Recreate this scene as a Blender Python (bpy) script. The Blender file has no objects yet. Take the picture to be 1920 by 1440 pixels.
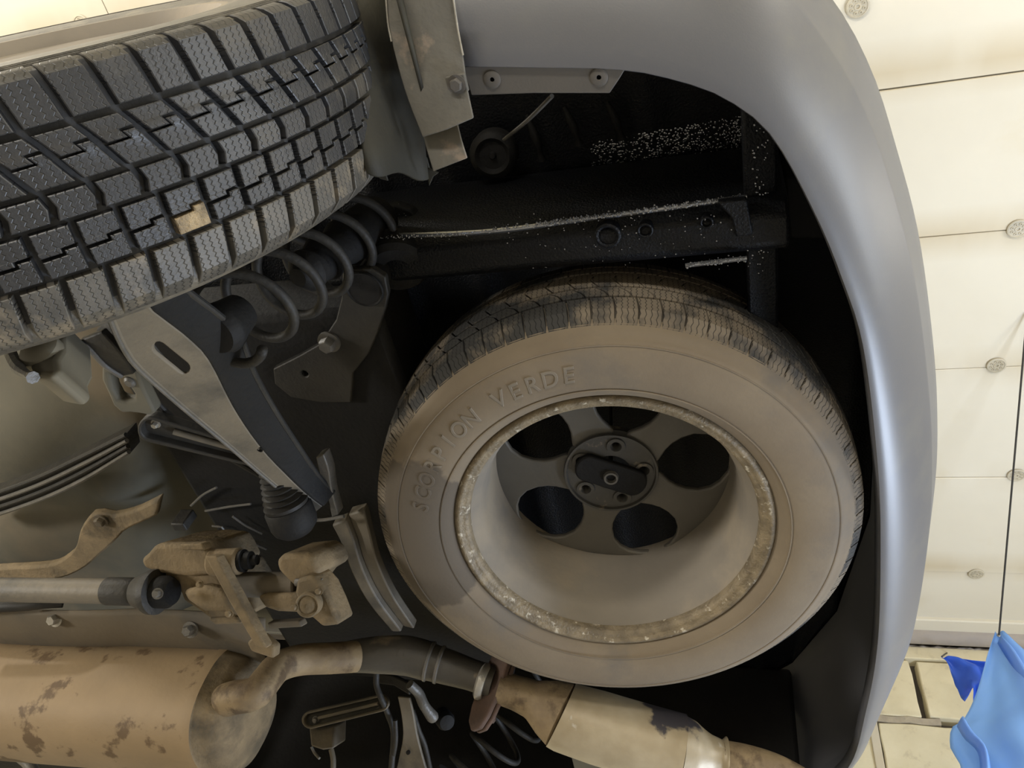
import bpy, bmesh, math, random
from mathutils import Vector, Matrix
random.seed(7)
S = bpy.context.scene
COL = S.collection
PI = math.pi

# ------------------------------------------------------------------ camera
# columns of the camera's orientation: right, up, back
RIGHT = Vector((0.9594, 0.2014, 0.1973)); UP = Vector((0.0414, -0.7929, 0.6080)); BACK = Vector((0.2789, -0.5751, -0.7690))
EYE = Vector((0, 0, 1.30)); FPX = 1442.0
cam_d = bpy.data.cameras.new('camera'); cam = bpy.data.objects.new('camera', cam_d); COL.objects.link(cam)
cam_d.sensor_width = 36.0; cam_d.lens = 36.0 * FPX / 1920.0; cam_d.clip_start = 0.02
cam.matrix_world = Matrix(((RIGHT.x, UP.x, BACK.x, EYE.x), (RIGHT.y, UP.y, BACK.y, EYE.y), (RIGHT.z, UP.z, BACK.z, EYE.z), (0, 0, 0, 1)))
S.camera = cam

# ------------------------------------------------------------------ world, lamps, exposure
w = bpy.data.worlds.new('garage_air'); S.world = w; w.use_nodes = True
bg = w.node_tree.nodes['Background']; bg.inputs[0].default_value = (0.9, 0.95, 1.0, 1); bg.inputs[1].default_value = 0.02
S.view_settings.view_transform = 'Standard'; S.view_settings.look = 'None'; S.view_settings.gamma = 1.0
S.view_settings.use_curve_mapping = False; S.view_settings.exposure = 0.0
def area_lamp(name, loc, target, sx, sy, power, color):
    d = bpy.data.lights.new(name, 'AREA'); d.shape = 'RECTANGLE'; d.size = sx; d.size_y = sy; d.energy = power; d.color = color
    o = bpy.data.objects.new(name, d); COL.objects.link(o); o.location = loc
    o.rotation_euler = (Vector(target) - Vector(loc)).to_track_quat('-Z', 'Y').to_euler()
def bulb(name, loc, power, color, r=0.08):
    d = bpy.data.lights.new(name, 'POINT'); d.energy = power; d.color = color; d.shadow_soft_size = r
    o = bpy.data.objects.new(name, d); COL.objects.link(o); o.location = loc
WARM = (1.0, 0.962, 0.89); COOL = (0.82, 0.90, 1.0)
bulb('ceiling_lamp', (2.5, 0.9, 3.2), 22, WARM)
bulb('ceiling_lamp', (2.2, -1.2, 3.2), 54, WARM)
bulb('ceiling_lamp', (-2.6, -1.0, 3.1), 120, WARM)
area_lamp('rear_wall_tube', (3.3, 0.4, 2.2), (-0.5, 0.3, 2.0), 1.6, 0.35, 46, COOL)
area_lamp('right_corner_fill', (2.3, 2.3, 0.9), (0.25, 1.2, 2.2), 0.5, 1.2, 104, (0.68, 0.80, 1.0))  # unseen cool fill, added to brighten the right side of the bumper
area_lamp('left_wall_tube', (-0.3, -2.6, 1.2), (-0.5, 0.9, 2.0), 2.2, 0.25, 76, WARM)
area_lamp('front_fill', (-3.4, -0.6, 0.9), (-1.0, 0.9, 2.0), 0.5, 0.3, 62, WARM)  # unseen fill, added to light the muffler, floor pan and tyre

# ------------------------------------------------------------------ helpers
def ray(px, py):
    return RIGHT * ((px - 960) / FPX) + UP * (-(py - 720) / FPX) - BACK
def at(px, py, x=None, y=None, z=None):
    """the point seen at (px, py) that lies on the plane x=, y= or z="""
    d = ray(px, py)
    t = (x - EYE.x) / d.x if x is not None else (y - EYE.y) / d.y if y is not None else (z - EYE.z) / d.z
    return EYE + d * t
def at_plane(p, y, n=(0, 0.55, 0.835)):
    n = Vector(n); d = ray(*p); c = at(450, 1100, y=y); return EYE + d * ((c - EYE).dot(n) / d.dot(n))
OFF = {}
def thing(name, label, cat, loc, group=None):
    o = bpy.data.objects.new(name, None); COL.objects.link(o); o.location = loc; o.empty_display_size = 0.05
    o['label'] = label; o['category'] = cat
    if group: o['group'] = group
    OFF[o] = Vector(loc); return o
def tag(o, label, cat, group=None):
    o['label'] = label; o['category'] = cat
    if group: o['group'] = group
    return o
def mesh(name, bm, mat, parent=None, sharp=40, bevel=0, local=False, label=None, seg=2):
    """link a bmesh (world coordinates unless local) as ONE object"""
    bmesh.ops.recalc_face_normals(bm, faces=bm.faces)
    me = bpy.data.meshes.new(name)
    o = bpy.data.objects.new(name, me)
    if parent is not None:
        off = OFF.get(parent, Vector())
        if not local: bmesh.ops.translate(bm, verts=bm.verts, vec=-off)
        o.parent = parent; OFF[o] = off
    elif not local:
        lo = Vector([min(v.co[i] for v in bm.verts) for i in range(3)]); hi = Vector([max(v.co[i] for v in bm.verts) for i in range(3)])
        c = (lo + hi) / 2; bmesh.ops.translate(bm, verts=bm.verts, vec=-c); o.location = c; OFF[o] = c
    bm.to_mesh(me); bm.free()
    for p in me.polygons: p.use_smooth = True
    me.set_sharp_from_angle(angle=math.radians(sharp))
    if mat: me.materials.append(mat)
    COL.objects.link(o)
    if bevel:
        b = o.modifiers.new('edge', 'BEVEL'); b.width = bevel; b.segments = seg; b.limit_method = 'ANGLE'; b.angle_limit = math.radians(35)
    if label: o['label'] = label
    return o
def struct(name, bm, mat, **k):
    o = mesh(name, bm, mat, **k); o['kind'] = 'structure'; return o
def spline(pts, n):
    """Catmull-Rom through pts, resampled evenly"""
    P = [Vector(p) for p in pts]
    if len(P) == 2: return [P[0].lerp(P[1], i / (n - 1)) for i in range(n)]
    Q = [2 * P[0] - P[1]] + P + [2 * P[-1] - P[-2]]; D = []
    for i in range(1, len(Q) - 2):
        for k in range(12):
            t = k / 12; a, b, c, d = Q[i - 1], Q[i], Q[i + 1], Q[i + 2]
            D.append(0.5 * ((2 * b) + (c - a) * t + (2 * a - 5 * b + 4 * c - d) * t * t + (3 * b - a - 3 * c + d) * t ** 3))
    D.append(P[-1]); L = [0]
    for a, b in zip(D, D[1:]): L.append(L[-1] + (b - a).length)
    out = []; j = 0
    for i in range(n):
        s = L[-1] * i / (n - 1)
        while j < len(L) - 2 and L[j + 1] < s: j += 1
        u = (s - L[j]) / max(L[j + 1] - L[j], 1e-9); out.append(D[j].lerp(D[j + 1], min(max(u, 0), 1)))
    return out
def rings(bm, R, closed=True, cap=True):
    V = [[bm.verts.new(p) for p in r] for r in R]; n = len(V[0])
    for a, b in zip(V, V[1:]):
        for i in range(n if closed else n - 1):
            try: bm.faces.new((a[i], a[(i + 1) % n], b[(i + 1) % n], b[i]))
            except ValueError: pass
    if cap and closed:
        bm.faces.new(V[0]); bm.faces.new(V[-1])
    return V
def tube(bm, pts, rad, seg=14, n=None, cap=True):
    P = spline(pts, n) if n else [Vector(p) for p in pts]
    rr = rad if isinstance(rad, (list, tuple)) else [rad] * len(P)
    if len(rr) != len(P): rr = [rr[min(int(i * (len(rr) - 1) / (len(P) - 1)), len(rr) - 2)] + (rr[min(int(i * (len(rr) - 1) / (len(P) - 1)) + 1, len(rr) - 1)] - rr[min(int(i * (len(rr) - 1) / (len(P) - 1)), len(rr) - 2)]) * ((i * (len(rr) - 1) / (len(P) - 1)) % 1) for i in range(len(P))]
    T = [(P[min(i + 1, len(P) - 1)] - P[max(i - 1, 0)]).normalized() for i in range(len(P))]
    u = T[0].orthogonal().normalized(); R = []
    for p, t, r in zip(P, T, rr):
        u = (u - t * u.dot(t)).normalized(); v = t.cross(u)
        R.append([p + (u * math.cos(a) + v * math.sin(a)) * r for a in (2 * PI * k / seg for k in range(seg))])
    rings(bm, R, True, cap)
def lathe(bm, c, axis, prof, seg=32, squash=None):
    """prof: (distance along axis, radius)"""
    c = Vector(c); t = Vector(axis).normalized(); u = t.orthogonal().normalized(); v = t.cross(u)
    R = []
    for d, r in prof:
        r = max(r, 1e-4)
        R.append([c + t * d + (u * math.cos(a) + v * math.sin(a)) * r for a in (2 * PI * k / seg for k in range(seg))])
    rings(bm, R)
def box(bm, lo, hi):
    lo = Vector(lo); hi = Vector(hi)
    rings(bm, [[(lo.x, lo.y, z), (hi.x, lo.y, z), (hi.x, hi.y, z), (lo.x, hi.y, z)] for z in (lo.z, hi.z)])
def prism(bm, pts, vec, holes=()):
    """a plate: outline (and holes) pushed along vec"""
    vec = Vector(vec); E = []; loops = []
    for loop in [pts] + list(holes):
        V = [bm.verts.new(p) for p in loop]; loops.append(V)
        E += [bm.edges.new((V[i], V[(i + 1) % len(V)])) for i in range(len(V))]
    if holes:
        F = [g for g in bmesh.ops.triangle_fill(bm, edges=E, use_beauty=True)['geom'] if isinstance(g, bmesh.types.BMFace)]
    else: F = [bm.faces.new(loops[0])]
    r = bmesh.ops.extrude_face_region(bm, geom=F)
    bmesh.ops.translate(bm, verts=[g for g in r['geom'] if isinstance(g, bmesh.types.BMVert)], vec=vec)
def bolt(bm, c, axis, r=0.011, h=0.01):
    """washer with a hexagon head"""
    lathe(bm, c, axis, [(0, r * 1.45), (h * 0.25, r * 1.45), (h * 0.25, r)], 18)
    lathe(bm, Vector(c) + Vector(axis).normalized() * h * 0.25, axis, [(0, r), (h * 0.8, r), (h, r * 0.8)], 6)
def strip(bm, A, B, thick):
    """ribbon between two rails of equal length, given a thickness"""
    A = [Vector(p) for p in A]; B = [Vector(p) for p in B]; th = Vector(thick)
    rings(bm, [[a, b, b + th, a + th] for a, b in zip(A, B)])

# ------------------------------------------------------------------ materials
def mat(name, c1, c2=None, scale=8, rough=0.6, bump=0.15, bscale=60, metal=0.0, spec=0.5, c3=None, s3=5, t3=(0.55, 0.65), rough3=None, extra=None, space='world', vis=None):
    m = bpy.data.materials.new(name); m.use_nodes = True; N = m.node_tree.nodes; L = m.node_tree.links; B = N['Principled BSDF']
    B.inputs['Metallic'].default_value = metal; B.inputs['Roughness'].default_value = rough; B.inputs['Specular IOR Level'].default_value = spec
    if space == 'world': co = N.new('ShaderNodeNewGeometry').outputs['Position']
    else: co = N.new('ShaderNodeTexCoord').outputs['Object']
    def noise(s, d=4, r=0.55):
        n = N.new('ShaderNodeTexNoise'); n.inputs['Scale'].default_value = s; n.inputs['Detail'].default_value = d; n.inputs['Roughness'].default_value = r
        L.new(co, n.inputs['Vector']); return n.outputs['Fac']
    def ramp(f, a, b):
        r = N.new('ShaderNodeMapRange'); r.inputs['From Min'].default_value = a; r.inputs['From Max'].default_value = b; L.new(f, r.inputs['Value']); return r.outputs['Result']
    def mix(f, a, b):
        x = N.new('ShaderNodeMix'); x.data_type = 'RGBA'; L.new(f, x.inputs['Factor'])
        for k, v in ((6, a), (7, b)):
            if isinstance(v, tuple): x.inputs[k].default_value = (*v, 1)
            else: L.new(v, x.inputs[k])
        return x.outputs[2]
    c = mix(ramp(noise(scale), 0.35, 0.65), c1, c2 or tuple(k * 0.75 for k in c1))
    if c3:
        f = ramp(noise(s3, 6, 0.6), *t3); c = mix(f, c, c3)
        if rough3 is not None:
            r = N.new('ShaderNodeMapRange'); r.inputs['To Min'].default_value = rough; r.inputs['To Max'].default_value = rough3; L.new(f, r.inputs['Value']); L.new(r.outputs['Result'], B.inputs['Roughness'])
    h = None
    if bump:
        b = N.new('ShaderNodeBump'); b.inputs['Strength'].default_value = bump; b.inputs['Distance'].default_value = 0.003
        h = noise(bscale, 3)
    if extra: c, h = extra(N, L, c, h, ramp, mix)
    if bump:
        L.new(h, b.inputs['Height']); L.new(b.outputs['Normal'], B.inputs['Normal'])
    L.new(c, B.inputs['Base Color']); return m
def math_node(N, L, op, a, b=None):
    n = N.new('ShaderNodeMath'); n.operation = op
    for i, v in enumerate((a, b)):
        if v is None: continue
        if isinstance(v, (int, float)): n.inputs[i].default_value = v
        else: L.new(v, n.inputs[i])
    return n.outputs[0]
def sipes(period, amp, wob, axis_x=True):
    def f(N, L, c, h, ramp, mix):
        o = N.new('ShaderNodeTexCoord').outputs['Object']; s = N.new('ShaderNodeSeparateXYZ'); L.new(o, s.inputs[0])
        t = math_node(N, L, 'PINGPONG', s.outputs[1], wob)
        x = math_node(N, L, 'ADD', s.outputs[0], math_node(N, L, 'MULTIPLY', t, amp))
        p = math_node(N, L, 'PINGPONG', x, period / 2)
        cut = ramp(p, 0.0, period * 0.11)
        cc = mix(cut, (0.004, 0.004, 0.004), c)
        hh = math_node(N, L, 'ADD', math_node(N, L, 'MULTIPLY', h, 0.35), cut); return cc, hh
    return f
RUB = (0.022, 0.022, 0.022)
M = {}
M['tread'] = mat('wet_tread_rubber', (0.030, 0.030, 0.031), (0.020, 0.020, 0.021), 14, 0.42, 0.35, 420, spec=0.5, c3=(0.085, 0.075, 0.058), s3=9, t3=(0.52, 0.72), rough3=0.6, extra=sipes(0.0062, 0.9, 0.0022))
M['tread_dusty'] = mat('dusty_wet_tread_rubber', (0.090, 0.082, 0.068), (0.050, 0.047, 0.041), 26, 0.5, 0.35, 420, c3=(0.15, 0.125, 0.09), s3=24, t3=(0.56, 0.68), extra=sipes(0.0062, 0.9, 0.0022))
M['muddy'] = mat('muddy_tread_rubber', (0.33, 0.25, 0.14), (0.12, 0.09, 0.055), 70, 0.6, 0.9, 380)
M['carcass'] = mat('tyre_groove_rubber', (0.016, 0.016, 0.016), (0.022, 0.021, 0.02), 14, 0.7, 0.2, 200)
M['shoulder'] = mat('tyre_sidewall_rubber', (0.075, 0.068, 0.055), (0.045, 0.042, 0.036), 30, 0.5, 0.4, 260, c3=(0.16, 0.14, 0.105), s3=22, t3=(0.5, 0.7))
def worn_dirt(N, L, c, h, ramp, mix):
    # the coat of dried mud has come off in one ragged patch on the side towards the differential
    o = N.new('ShaderNodeTexCoord').outputs['Object']; d = N.new('ShaderNodeVectorMath'); d.operation = 'DISTANCE'; L.new(o, d.inputs[0]); d.inputs[1].default_value = (-0.335, -0.11, 0.02)
    n = N.new('ShaderNodeTexNoise'); n.inputs['Scale'].default_value = 11; n.inputs['Detail'].default_value = 6; L.new(o, n.inputs['Vector'])
    e = math_node(N, L, 'ADD', d.outputs['Value'], math_node(N, L, 'MULTIPLY', n.outputs['Fac'], 0.16))
    return mix(ramp(e, 0.240, 0.232), c, (0.088, 0.072, 0.054)), h
M['spare_side'] = mat('dusty_sidewall_rubber', (0.172, 0.138, 0.096), (0.148, 0.117, 0.082), 9, 0.8, 0.12, 160, spec=0.3, c3=(0.125, 0.106, 0.084), s3=4.2, t3=(0.56, 0.66), extra=worn_dirt)
M['spare_tread'] = mat('dusty_tread_rubber', (0.165, 0.135, 0.098), (0.13, 0.107, 0.08), 20, 0.8, 0.3, 220, spec=0.3, c3=(0.034, 0.033, 0.031), s3=6, t3=(0.47, 0.55), extra=sipes(0.0075, 0.5, 0.004))
M['spare_groove'] = mat('mud_packed_groove', (0.085, 0.068, 0.048), (0.05, 0.041, 0.03), 30, 0.9, 0.4, 120)
M['lettering'] = mat('raised_sidewall_letters', (0.170, 0.145, 0.112), (0.15, 0.127, 0.098), 9, 0.7, 0.1, 160, spec=0.3, extra=worn_dirt)
M['rim'] = mat('dirty_alloy', (0.215, 0.188, 0.150), (0.175, 0.154, 0.126), 6, 0.7, 0.12, 120, c3=(0.25, 0.21, 0.155), s3=5, t3=(0.5, 0.65), spec=0.3)
M['hub'] = mat('dirty_hub_alloy', (0.060, 0.056, 0.048), (0.045, 0.042, 0.037), 12, 0.5, 0.2, 140, metal=0.2, c3=(0.17, 0.14, 0.10), s3=26, t3=(0.62, 0.68))
M['spoke'] = mat('dirty_spoke_alloy', (0.105, 0.096, 0.080), (0.082, 0.075, 0.063), 8, 0.6, 0.12, 140, c3=(0.145, 0.126, 0.096), s3=7, t3=(0.55, 0.75))
M['lip'] = mat('corroded_rim_lip', (0.20, 0.158, 0.098), (0.115, 0.090, 0.056), 45, 0.6, 0.7, 180, metal=0.1, c3=(0.42, 0.38, 0.30), s3=75, t3=(0.60, 0.68))
M['plastic'] = mat('grey_bumper_plastic', (0.098, 0.099, 0.108), (0.088, 0.089, 0.098), 3, 0.42, 0.03, 500, spec=0.6, c3=(0.122, 0.120, 0.114), s3=7, t3=(0.55, 0.8))
M['flange'] = mat('dusty_bumper_flange', (0.080, 0.072, 0.063), (0.066, 0.060, 0.053), 10, 0.65, 0.08, 300)
M['strap'] = mat('muddy_metal_strap', (0.125, 0.116, 0.098), (0.088, 0.083, 0.072), 11, 0.6, 0.3, 90, spec=0.3, c3=(0.21, 0.17, 0.135), s3=18, t3=(0.56, 0.64))
M['liner'] = mat('olive_arch_liner', (0.027, 0.025, 0.017), (0.016, 0.015, 0.012), 5, 0.7, 0.3, 60, spec=0.3, c3=(0.050, 0.045, 0.028), s3=6, t3=(0.55, 0.75))
M['black'] = mat('black_undercoating', (0.0026, 0.0032, 0.0045), (0.0045, 0.005, 0.0065), 9, 0.45, 0.6, 300, spec=0.22)
M['black_flat'] = mat('dull_black_steel', (0.0085, 0.008, 0.0075), (0.005, 0.005, 0.005), 7, 0.7, 0.35, 120, spec=0.25)
M['glints'] = mat('undercoating_glint_metal', (0.32, 0.33, 0.35), None, 9, 0.22, 0, metal=0.9)  # pale metal that paints glints on the undercoating and rail edges
M['arm'] = mat('dusty_brown_steel', (0.150, 0.126, 0.090), (0.110, 0.094, 0.069), 9, 0.6, 0.25, 120, c3=(0.045, 0.042, 0.036), s3=8, t3=(0.5, 0.7))
M['steel'] = mat('dirty_dark_steel', (0.030, 0.027, 0.022), (0.017, 0.016, 0.014), 12, 0.6, 0.4, 110, spec=0.35)
M['steel_edge'] = mat('scuffed_steel_edge', (0.11, 0.10, 0.085), (0.08, 0.075, 0.065), 30, 0.45, 0.3, 200)
M['spring'] = mat('dirty_spring_steel', (0.026, 0.024, 0.020), (0.014, 0.013, 0.012), 20, 0.6, 0.3, 150, spec=0.3)
M['floor_pan'] = mat('dusty_floor_pan', (0.135, 0.120, 0.086), (0.080, 0.078, 0.063), 2.6, 0.75, 0.15, 60, spec=0.3, c3=(0.185, 0.142, 0.092), s3=2.2, t3=(0.5, 0.75))
M['tan'] = mat('tan_dirt_on_cast_metal', (0.185, 0.138, 0.080), (0.115, 0.088, 0.053), 16, 0.8, 0.6, 130, c3=(0.070, 0.056, 0.037), s3=11, t3=(0.52, 0.66), spec=0.25)
M['tan_dark'] = mat('brown_dirt_on_shield', (0.110, 0.086, 0.055), (0.075, 0.062, 0.044), 4, 0.8, 0.2, 90, c3=(0.05, 0.045, 0.036), s3=4, t3=(0.5, 0.7))
M['muffler'] = mat('dirty_muffler_steel', (0.225, 0.160, 0.090), (0.180, 0.128, 0.072), 5, 0.65, 0.25, 70, c3=(0.090, 0.058, 0.030), s3=13, t3=(0.575, 0.625), spec=0.3)
M['pipe'] = mat('tan_dirty_pipe', (0.215, 0.158, 0.088), (0.14, 0.10, 0.058), 18, 0.65, 0.4, 120, c3=(0.085, 0.058, 0.033), s3=20, t3=(0.55, 0.66), spec=0.3)
M['pipe_dark'] = mat('sooty_pipe', (0.065, 0.058, 0.047), (0.05, 0.045, 0.037), 8, 0.5, 0.25, 120, metal=0.2, c3=(0.19, 0.15, 0.10), s3=13, t3=(0.57, 0.68))
M['rust'] = mat('rusty_flange', (0.085, 0.048, 0.032), (0.055, 0.035, 0.026), 22, 0.85, 0.5, 160)
def scorch(N, L, c, h, ramp, mix):
    # one burnt dark patch with a ragged edge on the side towards the spare wheel
    o = N.new('ShaderNodeNewGeometry').outputs['Position']; d = N.new('ShaderNodeVectorMath'); d.operation = 'DISTANCE'; L.new(o, d.inputs[0]); d.inputs[1].default_value = at(1262, 1322, y=1.31)
    n = N.new('ShaderNodeTexNoise'); n.inputs['Scale'].default_value = 30; n.inputs['Detail'].default_value = 6; L.new(o, n.inputs['Vector'])
    e = math_node(N, L, 'ADD', d.outputs['Value'], math_node(N, L, 'MULTIPLY', n.outputs['Fac'], 0.10))
    return mix(ramp(e, 0.108, 0.098), c, (0.040, 0.036, 0.040)), h
M['resonator'] = mat('mottled_silencer_steel', (0.36, 0.305, 0.21), (0.24, 0.19, 0.115), 9, 0.45, 0.15, 90, metal=0.15, c3=(0.50, 0.48, 0.44), s3=6.5, t3=(0.585, 0.63), extra=scorch)
M['rubber_boot'] = mat('black_rubber_boot', (0.011, 0.0105, 0.010), (0.020, 0.018, 0.015), 15, 0.6, 0.2, 100, spec=0.3)
M['cable'] = mat('dull_black_cable', (0.03, 0.028, 0.025), None, 15, 0.5, 0.2, 150)
M['bright'] = mat('worn_bright_metal', (0.45, 0.43, 0.38), (0.30, 0.28, 0.24), 30, 0.35, 0.3, 160, metal=0.5)
M['white'] = mat('off_white_plastic', (0.50, 0.49, 0.43), None, 5, 0.5, 0.05)
def stains(N, L, c, h, ramp, mix):
    g = N.new('ShaderNodeNewGeometry').outputs['Position']; s = N.new('ShaderNodeSeparateXYZ'); L.new(g, s.inputs[0])
    mp = N.new('ShaderNodeMapping'); mp.inputs['Scale'].default_value = (1.6, 0.5, 1); L.new(g, mp.inputs['Vector'])
    n = N.new('ShaderNodeTexNoise'); n.inputs['Scale'].default_value = 1.3; n.inputs['Detail'].default_value = 5; L.new(mp.outputs[0], n.inputs['Vector'])
    y = math_node(N, L, 'SUBTRACT', s.outputs[1], 0.915 if False else 0.27)
    p = math_node(N, L, 'PINGPONG', y, 0.2945)                                   # 0 on a seam, boards 0.589 m deep
    band = math_node(N, L, 'MULTIPLY', ramp(p, 0.11, 0.0), ramp(n.outputs['Fac'], 0.34, 0.54))
    return mix(math_node(N, L, 'MULTIPLY', band, 0.75), c, (0.50, 0.42, 0.28)), h
M['panel'] = mat('cream_foam_board', (0.665, 0.625, 0.525), (0.635, 0.592, 0.49), 2.2, 0.75, 0.1, 30, c3=(0.63, 0.575, 0.45), s3=3.2, t3=(0.60, 0.78), extra=stains)
M['seam'] = mat('brown_board_seam', (0.30, 0.25, 0.17), (0.38, 0.32, 0.22), 14, 0.9, 0.2, 60)
M['disc'] = mat('grey_cream_plastic_disc', (0.52, 0.47, 0.36), None, 9, 0.5, 0.05)
M['block'] = mat('cream_aerated_block', (0.72, 0.65, 0.46), (0.66, 0.585, 0.40), 7, 0.85, 0.4, 60, c3=(0.56, 0.49, 0.34), s3=14, t3=(0.60, 0.72))
M['mortar'] = mat('grey_brown_mortar', (0.46, 0.40, 0.30), (0.36, 0.31, 0.24), 18, 0.95, 0.6, 50)
M['shadow_gap'] = mat('dark_open_joint', (0.10, 0.085, 0.07), (0.07, 0.06, 0.05), 8, 0.9, 0.4, 60)
M['ledge'] = mat('grey_mauve_wall_plate', (0.36, 0.32, 0.28), (0.30, 0.27, 0.25), 6, 0.7, 0.3, 60)
M['floor'] = mat('sandy_concrete_floor', (0.36, 0.335, 0.295), (0.31, 0.285, 0.25), 1.5, 0.8, 0.2, 20)
M['paint'] = mat('dark_grey_car_paint', (0.08, 0.08, 0.085), None, 3, 0.3, 0)
def film(name, col, alpha):
    m = bpy.data.materials.new(name); m.use_nodes = True; N = m.node_tree.nodes; L = m.node_tree.links; B = N['Principled BSDF']
    B.inputs['Base Color'].default_value = (*col, 1); B.inputs['Roughness'].default_value = 0.28
    T = N.new('ShaderNodeBsdfTranslucent'); T.inputs[0].default_value = (*[min(1, k * 1.1) for k in col], 1)
    X = N.new('ShaderNodeMixShader'); X.inputs[0].default_value = 0.45; L.new(B.outputs[0], X.inputs[1]); L.new(T.outputs[0], X.inputs[2])
    Y = N.new('ShaderNodeMixShader'); Y.inputs[0].default_value = alpha; A = N.new('ShaderNodeBsdfTransparent'); A.inputs[0].default_value = (0.75, 0.87, 1, 1)
    L.new(A.outputs[0], Y.inputs[1]); L.new(X.outputs[0], Y.inputs[2]); L.new(Y.outputs[0], N['Material Output'].inputs['Surface']); return m
M['film'] = film('blue_plastic_film', (0.31, 0.56, 1.0), 0.92)
M['film_deep'] = film('folded_blue_plastic_film', (0.07, 0.20, 0.80), 0.97)

# ------------------------------------------------------------------ the garage
X0, X1, Y0, Y1, ZC = -4.6, 3.5, -3.0, 3.82, 4.0
def slab(name, lo, hi, m):
    bm = bmesh.new(); box(bm, lo, hi); return struct(name, bm, m)
slab('floor', (X0, Y0, -0.1), (X1, Y1, 0), M['floor'])
slab('wall_left', (X0, Y0 - 0.1, 0), (X1, Y0, 4.2), M['block'])
slab('wall_front', (X0 - 0.1, Y0, 0), (X0, Y1, 4.2), M['block'])
slab('wall_back', (X1, Y0, 0), (X1 + 0.1, Y1, 4.2), M['block'])
ceil = slab('ceiling', (X0, Y0, ZC + 0.052), (X1, Y1 + 0.3, ZC + 0.1), M['seam'])
# foam boards 0.6 m deep laid in rows, joints staggered, the joint gap left open
rows = [(-3.0, -2.69), (-2.69, -2.09), (-2.09, -1.49), (-1.49, -0.89), (-0.89, -0.29), (-0.29, 0.31), (0.31, 0.91), (0.91, 1.45), (1.45, 2.04), (2.04, 2.63), (2.63, 3.255), (3.255, 3.80)]
for i, (a, b) in enumerate(rows):
    x = -5.75 + (0.0 if i > 4 or i % 2 else 0.5)
    while x < X1:
        xa, xb = max(x, X0), min(x + 1.2, X1)
        bm = bmesh.new(); g = 0.0022 if i == 6 or i == 7 else 0.0009; dz = random.uniform(-0.003, 0.003)
        box(bm, (xa + g * 0.5, a + g, ZC + dz), (xb - g * 0.5, b - g, ZC + 0.05))
        mesh('foam_board', bm, M['panel'], ceil, bevel=0.002, seg=1); x += 1.2
# round plastic fixings with a pattern of holes
dm = None
def disc_bm():
    bm = bmesh.new(); lathe(bm, (0, 0, 0), (0, 0, -1), [(0, 0.034), (0.003, 0.034), (0.0045, 0.031), (0.0045, 0.028), (0.0028, 0.027), (0.0028, 0.011), (0.0045, 0.010), (0.0045, 0.006), (0.001, 0.005)], 24)
    for k in range(8):
        a = k * PI / 4; lathe(bm, (0.019 * math.cos(a), 0.019 * math.sin(a), 0), (0, 0, -1), [(0.0028, 0.0052), (0.0052, 0.005), (0.0052, 0.003), (0.003, 0.0028)], 8)
    return bm
DISCS = [at(1608, 12, z=ZC), at(1908, 428, z=ZC), at(1868, 684, z=ZC), at(1905, 890, z=ZC), at(1830, 1075, z=ZC), at(155, 45, z=ZC)]
for p in list(DISCS[:5]):
    for dx in (-0.62, 0.62, 1.24): DISCS.append(p + Vector((dx, 0, 0)))
proto = None
for p in DISCS:
    if proto is None:
        bm = disc_bm(); proto = mesh('disc_fixing', bm, M['disc'], ceil, local=True, sharp=30); o = proto
    else: o = proto.copy(); COL.objects.link(o)
    o.location = Vector((p.x, p.y, ZC - 0.003)) - OFF[ceil]; o.rotation_euler = (0, 0, random.uniform(0, 3))
# right-hand wall of big aerated blocks
wall = slab('wall_right', (X0, Y1 + 0.06, 0), (X1, Y1 + 0.16, 4.2), M['shadow_gap'])
def block(xa, xb, za, zb, y=None):
    bm = bmesh.new(); y = Y1 + random.uniform(-0.006, 0.006) if y is None else y
    box(bm, (xa, y, za), (xb, Y1 + 0.2, zb))
    bmesh.ops.subdivide_edges(bm, edges=bm.edges, cuts=3, use_grid_fill=True)
    for v in bm.verts: v.co += Vector((random.uniform(-1, 1), random.uniform(-1, 1), random.uniform(-1, 1))) * 0.004
    mesh('wall_block', bm, M['block'], wall, sharp=50, bevel=0.006, seg=2)
SEAMX = at(1724, 1290, y=Y1).x
block(-0.9, SEAMX - 0.622, 3.575, 3.885); block(SEAMX - 0.615, SEAMX - 0.022, 3.575, 3.885); block(SEAMX + 0.012, SEAMX + 0.61, 3.575, 3.885); block(SEAMX + 0.62, SEAMX + 1.22, 3.575, 3.885)
for k in range(-4, 5):
    block(0.578 + 0.6 * k + 0.02, 0.578 + 0.6 * (k + 1) - 0.006, 3.235, 3.535)
    block(0.85 + 0.6 * k, 0.85 + 0.6 * (k + 1) - 0.01, 2.91, 3.21)
bm = bmesh.new(); box(bm, (X0, Y1 + 0.004, 0), (X1, Y1 + 0.2, 2.9)); mesh('lower_blocks', bm, M['block'], wall)
for xa, xb, za, zb in ((-0.9, SEAMX + 0.06, 3.54, 3.572), (SEAMX + 0.30, 2.2, 3.54, 3.572), (-1.0, 2.4, 3.212, 3.232)):   # mortar squeezed out of the bed joints
    bm = bmesh.new(); n = 40
    R = []
    for i in range(n):
        x = xa + (xb - xa) * i / (n - 1); d = random.uniform(-0.006, 0.012); e = random.uniform(-0.006, 0.004)
        R.append([(x, Y1 + 0.05, za), (x, Y1 - d, za + e), (x, Y1 - d * 0.6, zb + e), (x, Y1 + 0.05, zb)])
    rings(bm, R); mesh('mortar_bed', bm, M['mortar'], wall)
bm = bmesh.new(); box(bm, (0.552, Y1 - 0.012, 2.9), (0.592, Y1 + 0.1, 3.53)); mesh('pale_batten', bm, M['panel'], wall, bevel=0.004)
bm = bmesh.new(); box(bm, (X0, Y1 - 0.012, 3.892), (X1, Y1 + 0.1, 3.962)); 
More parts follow.
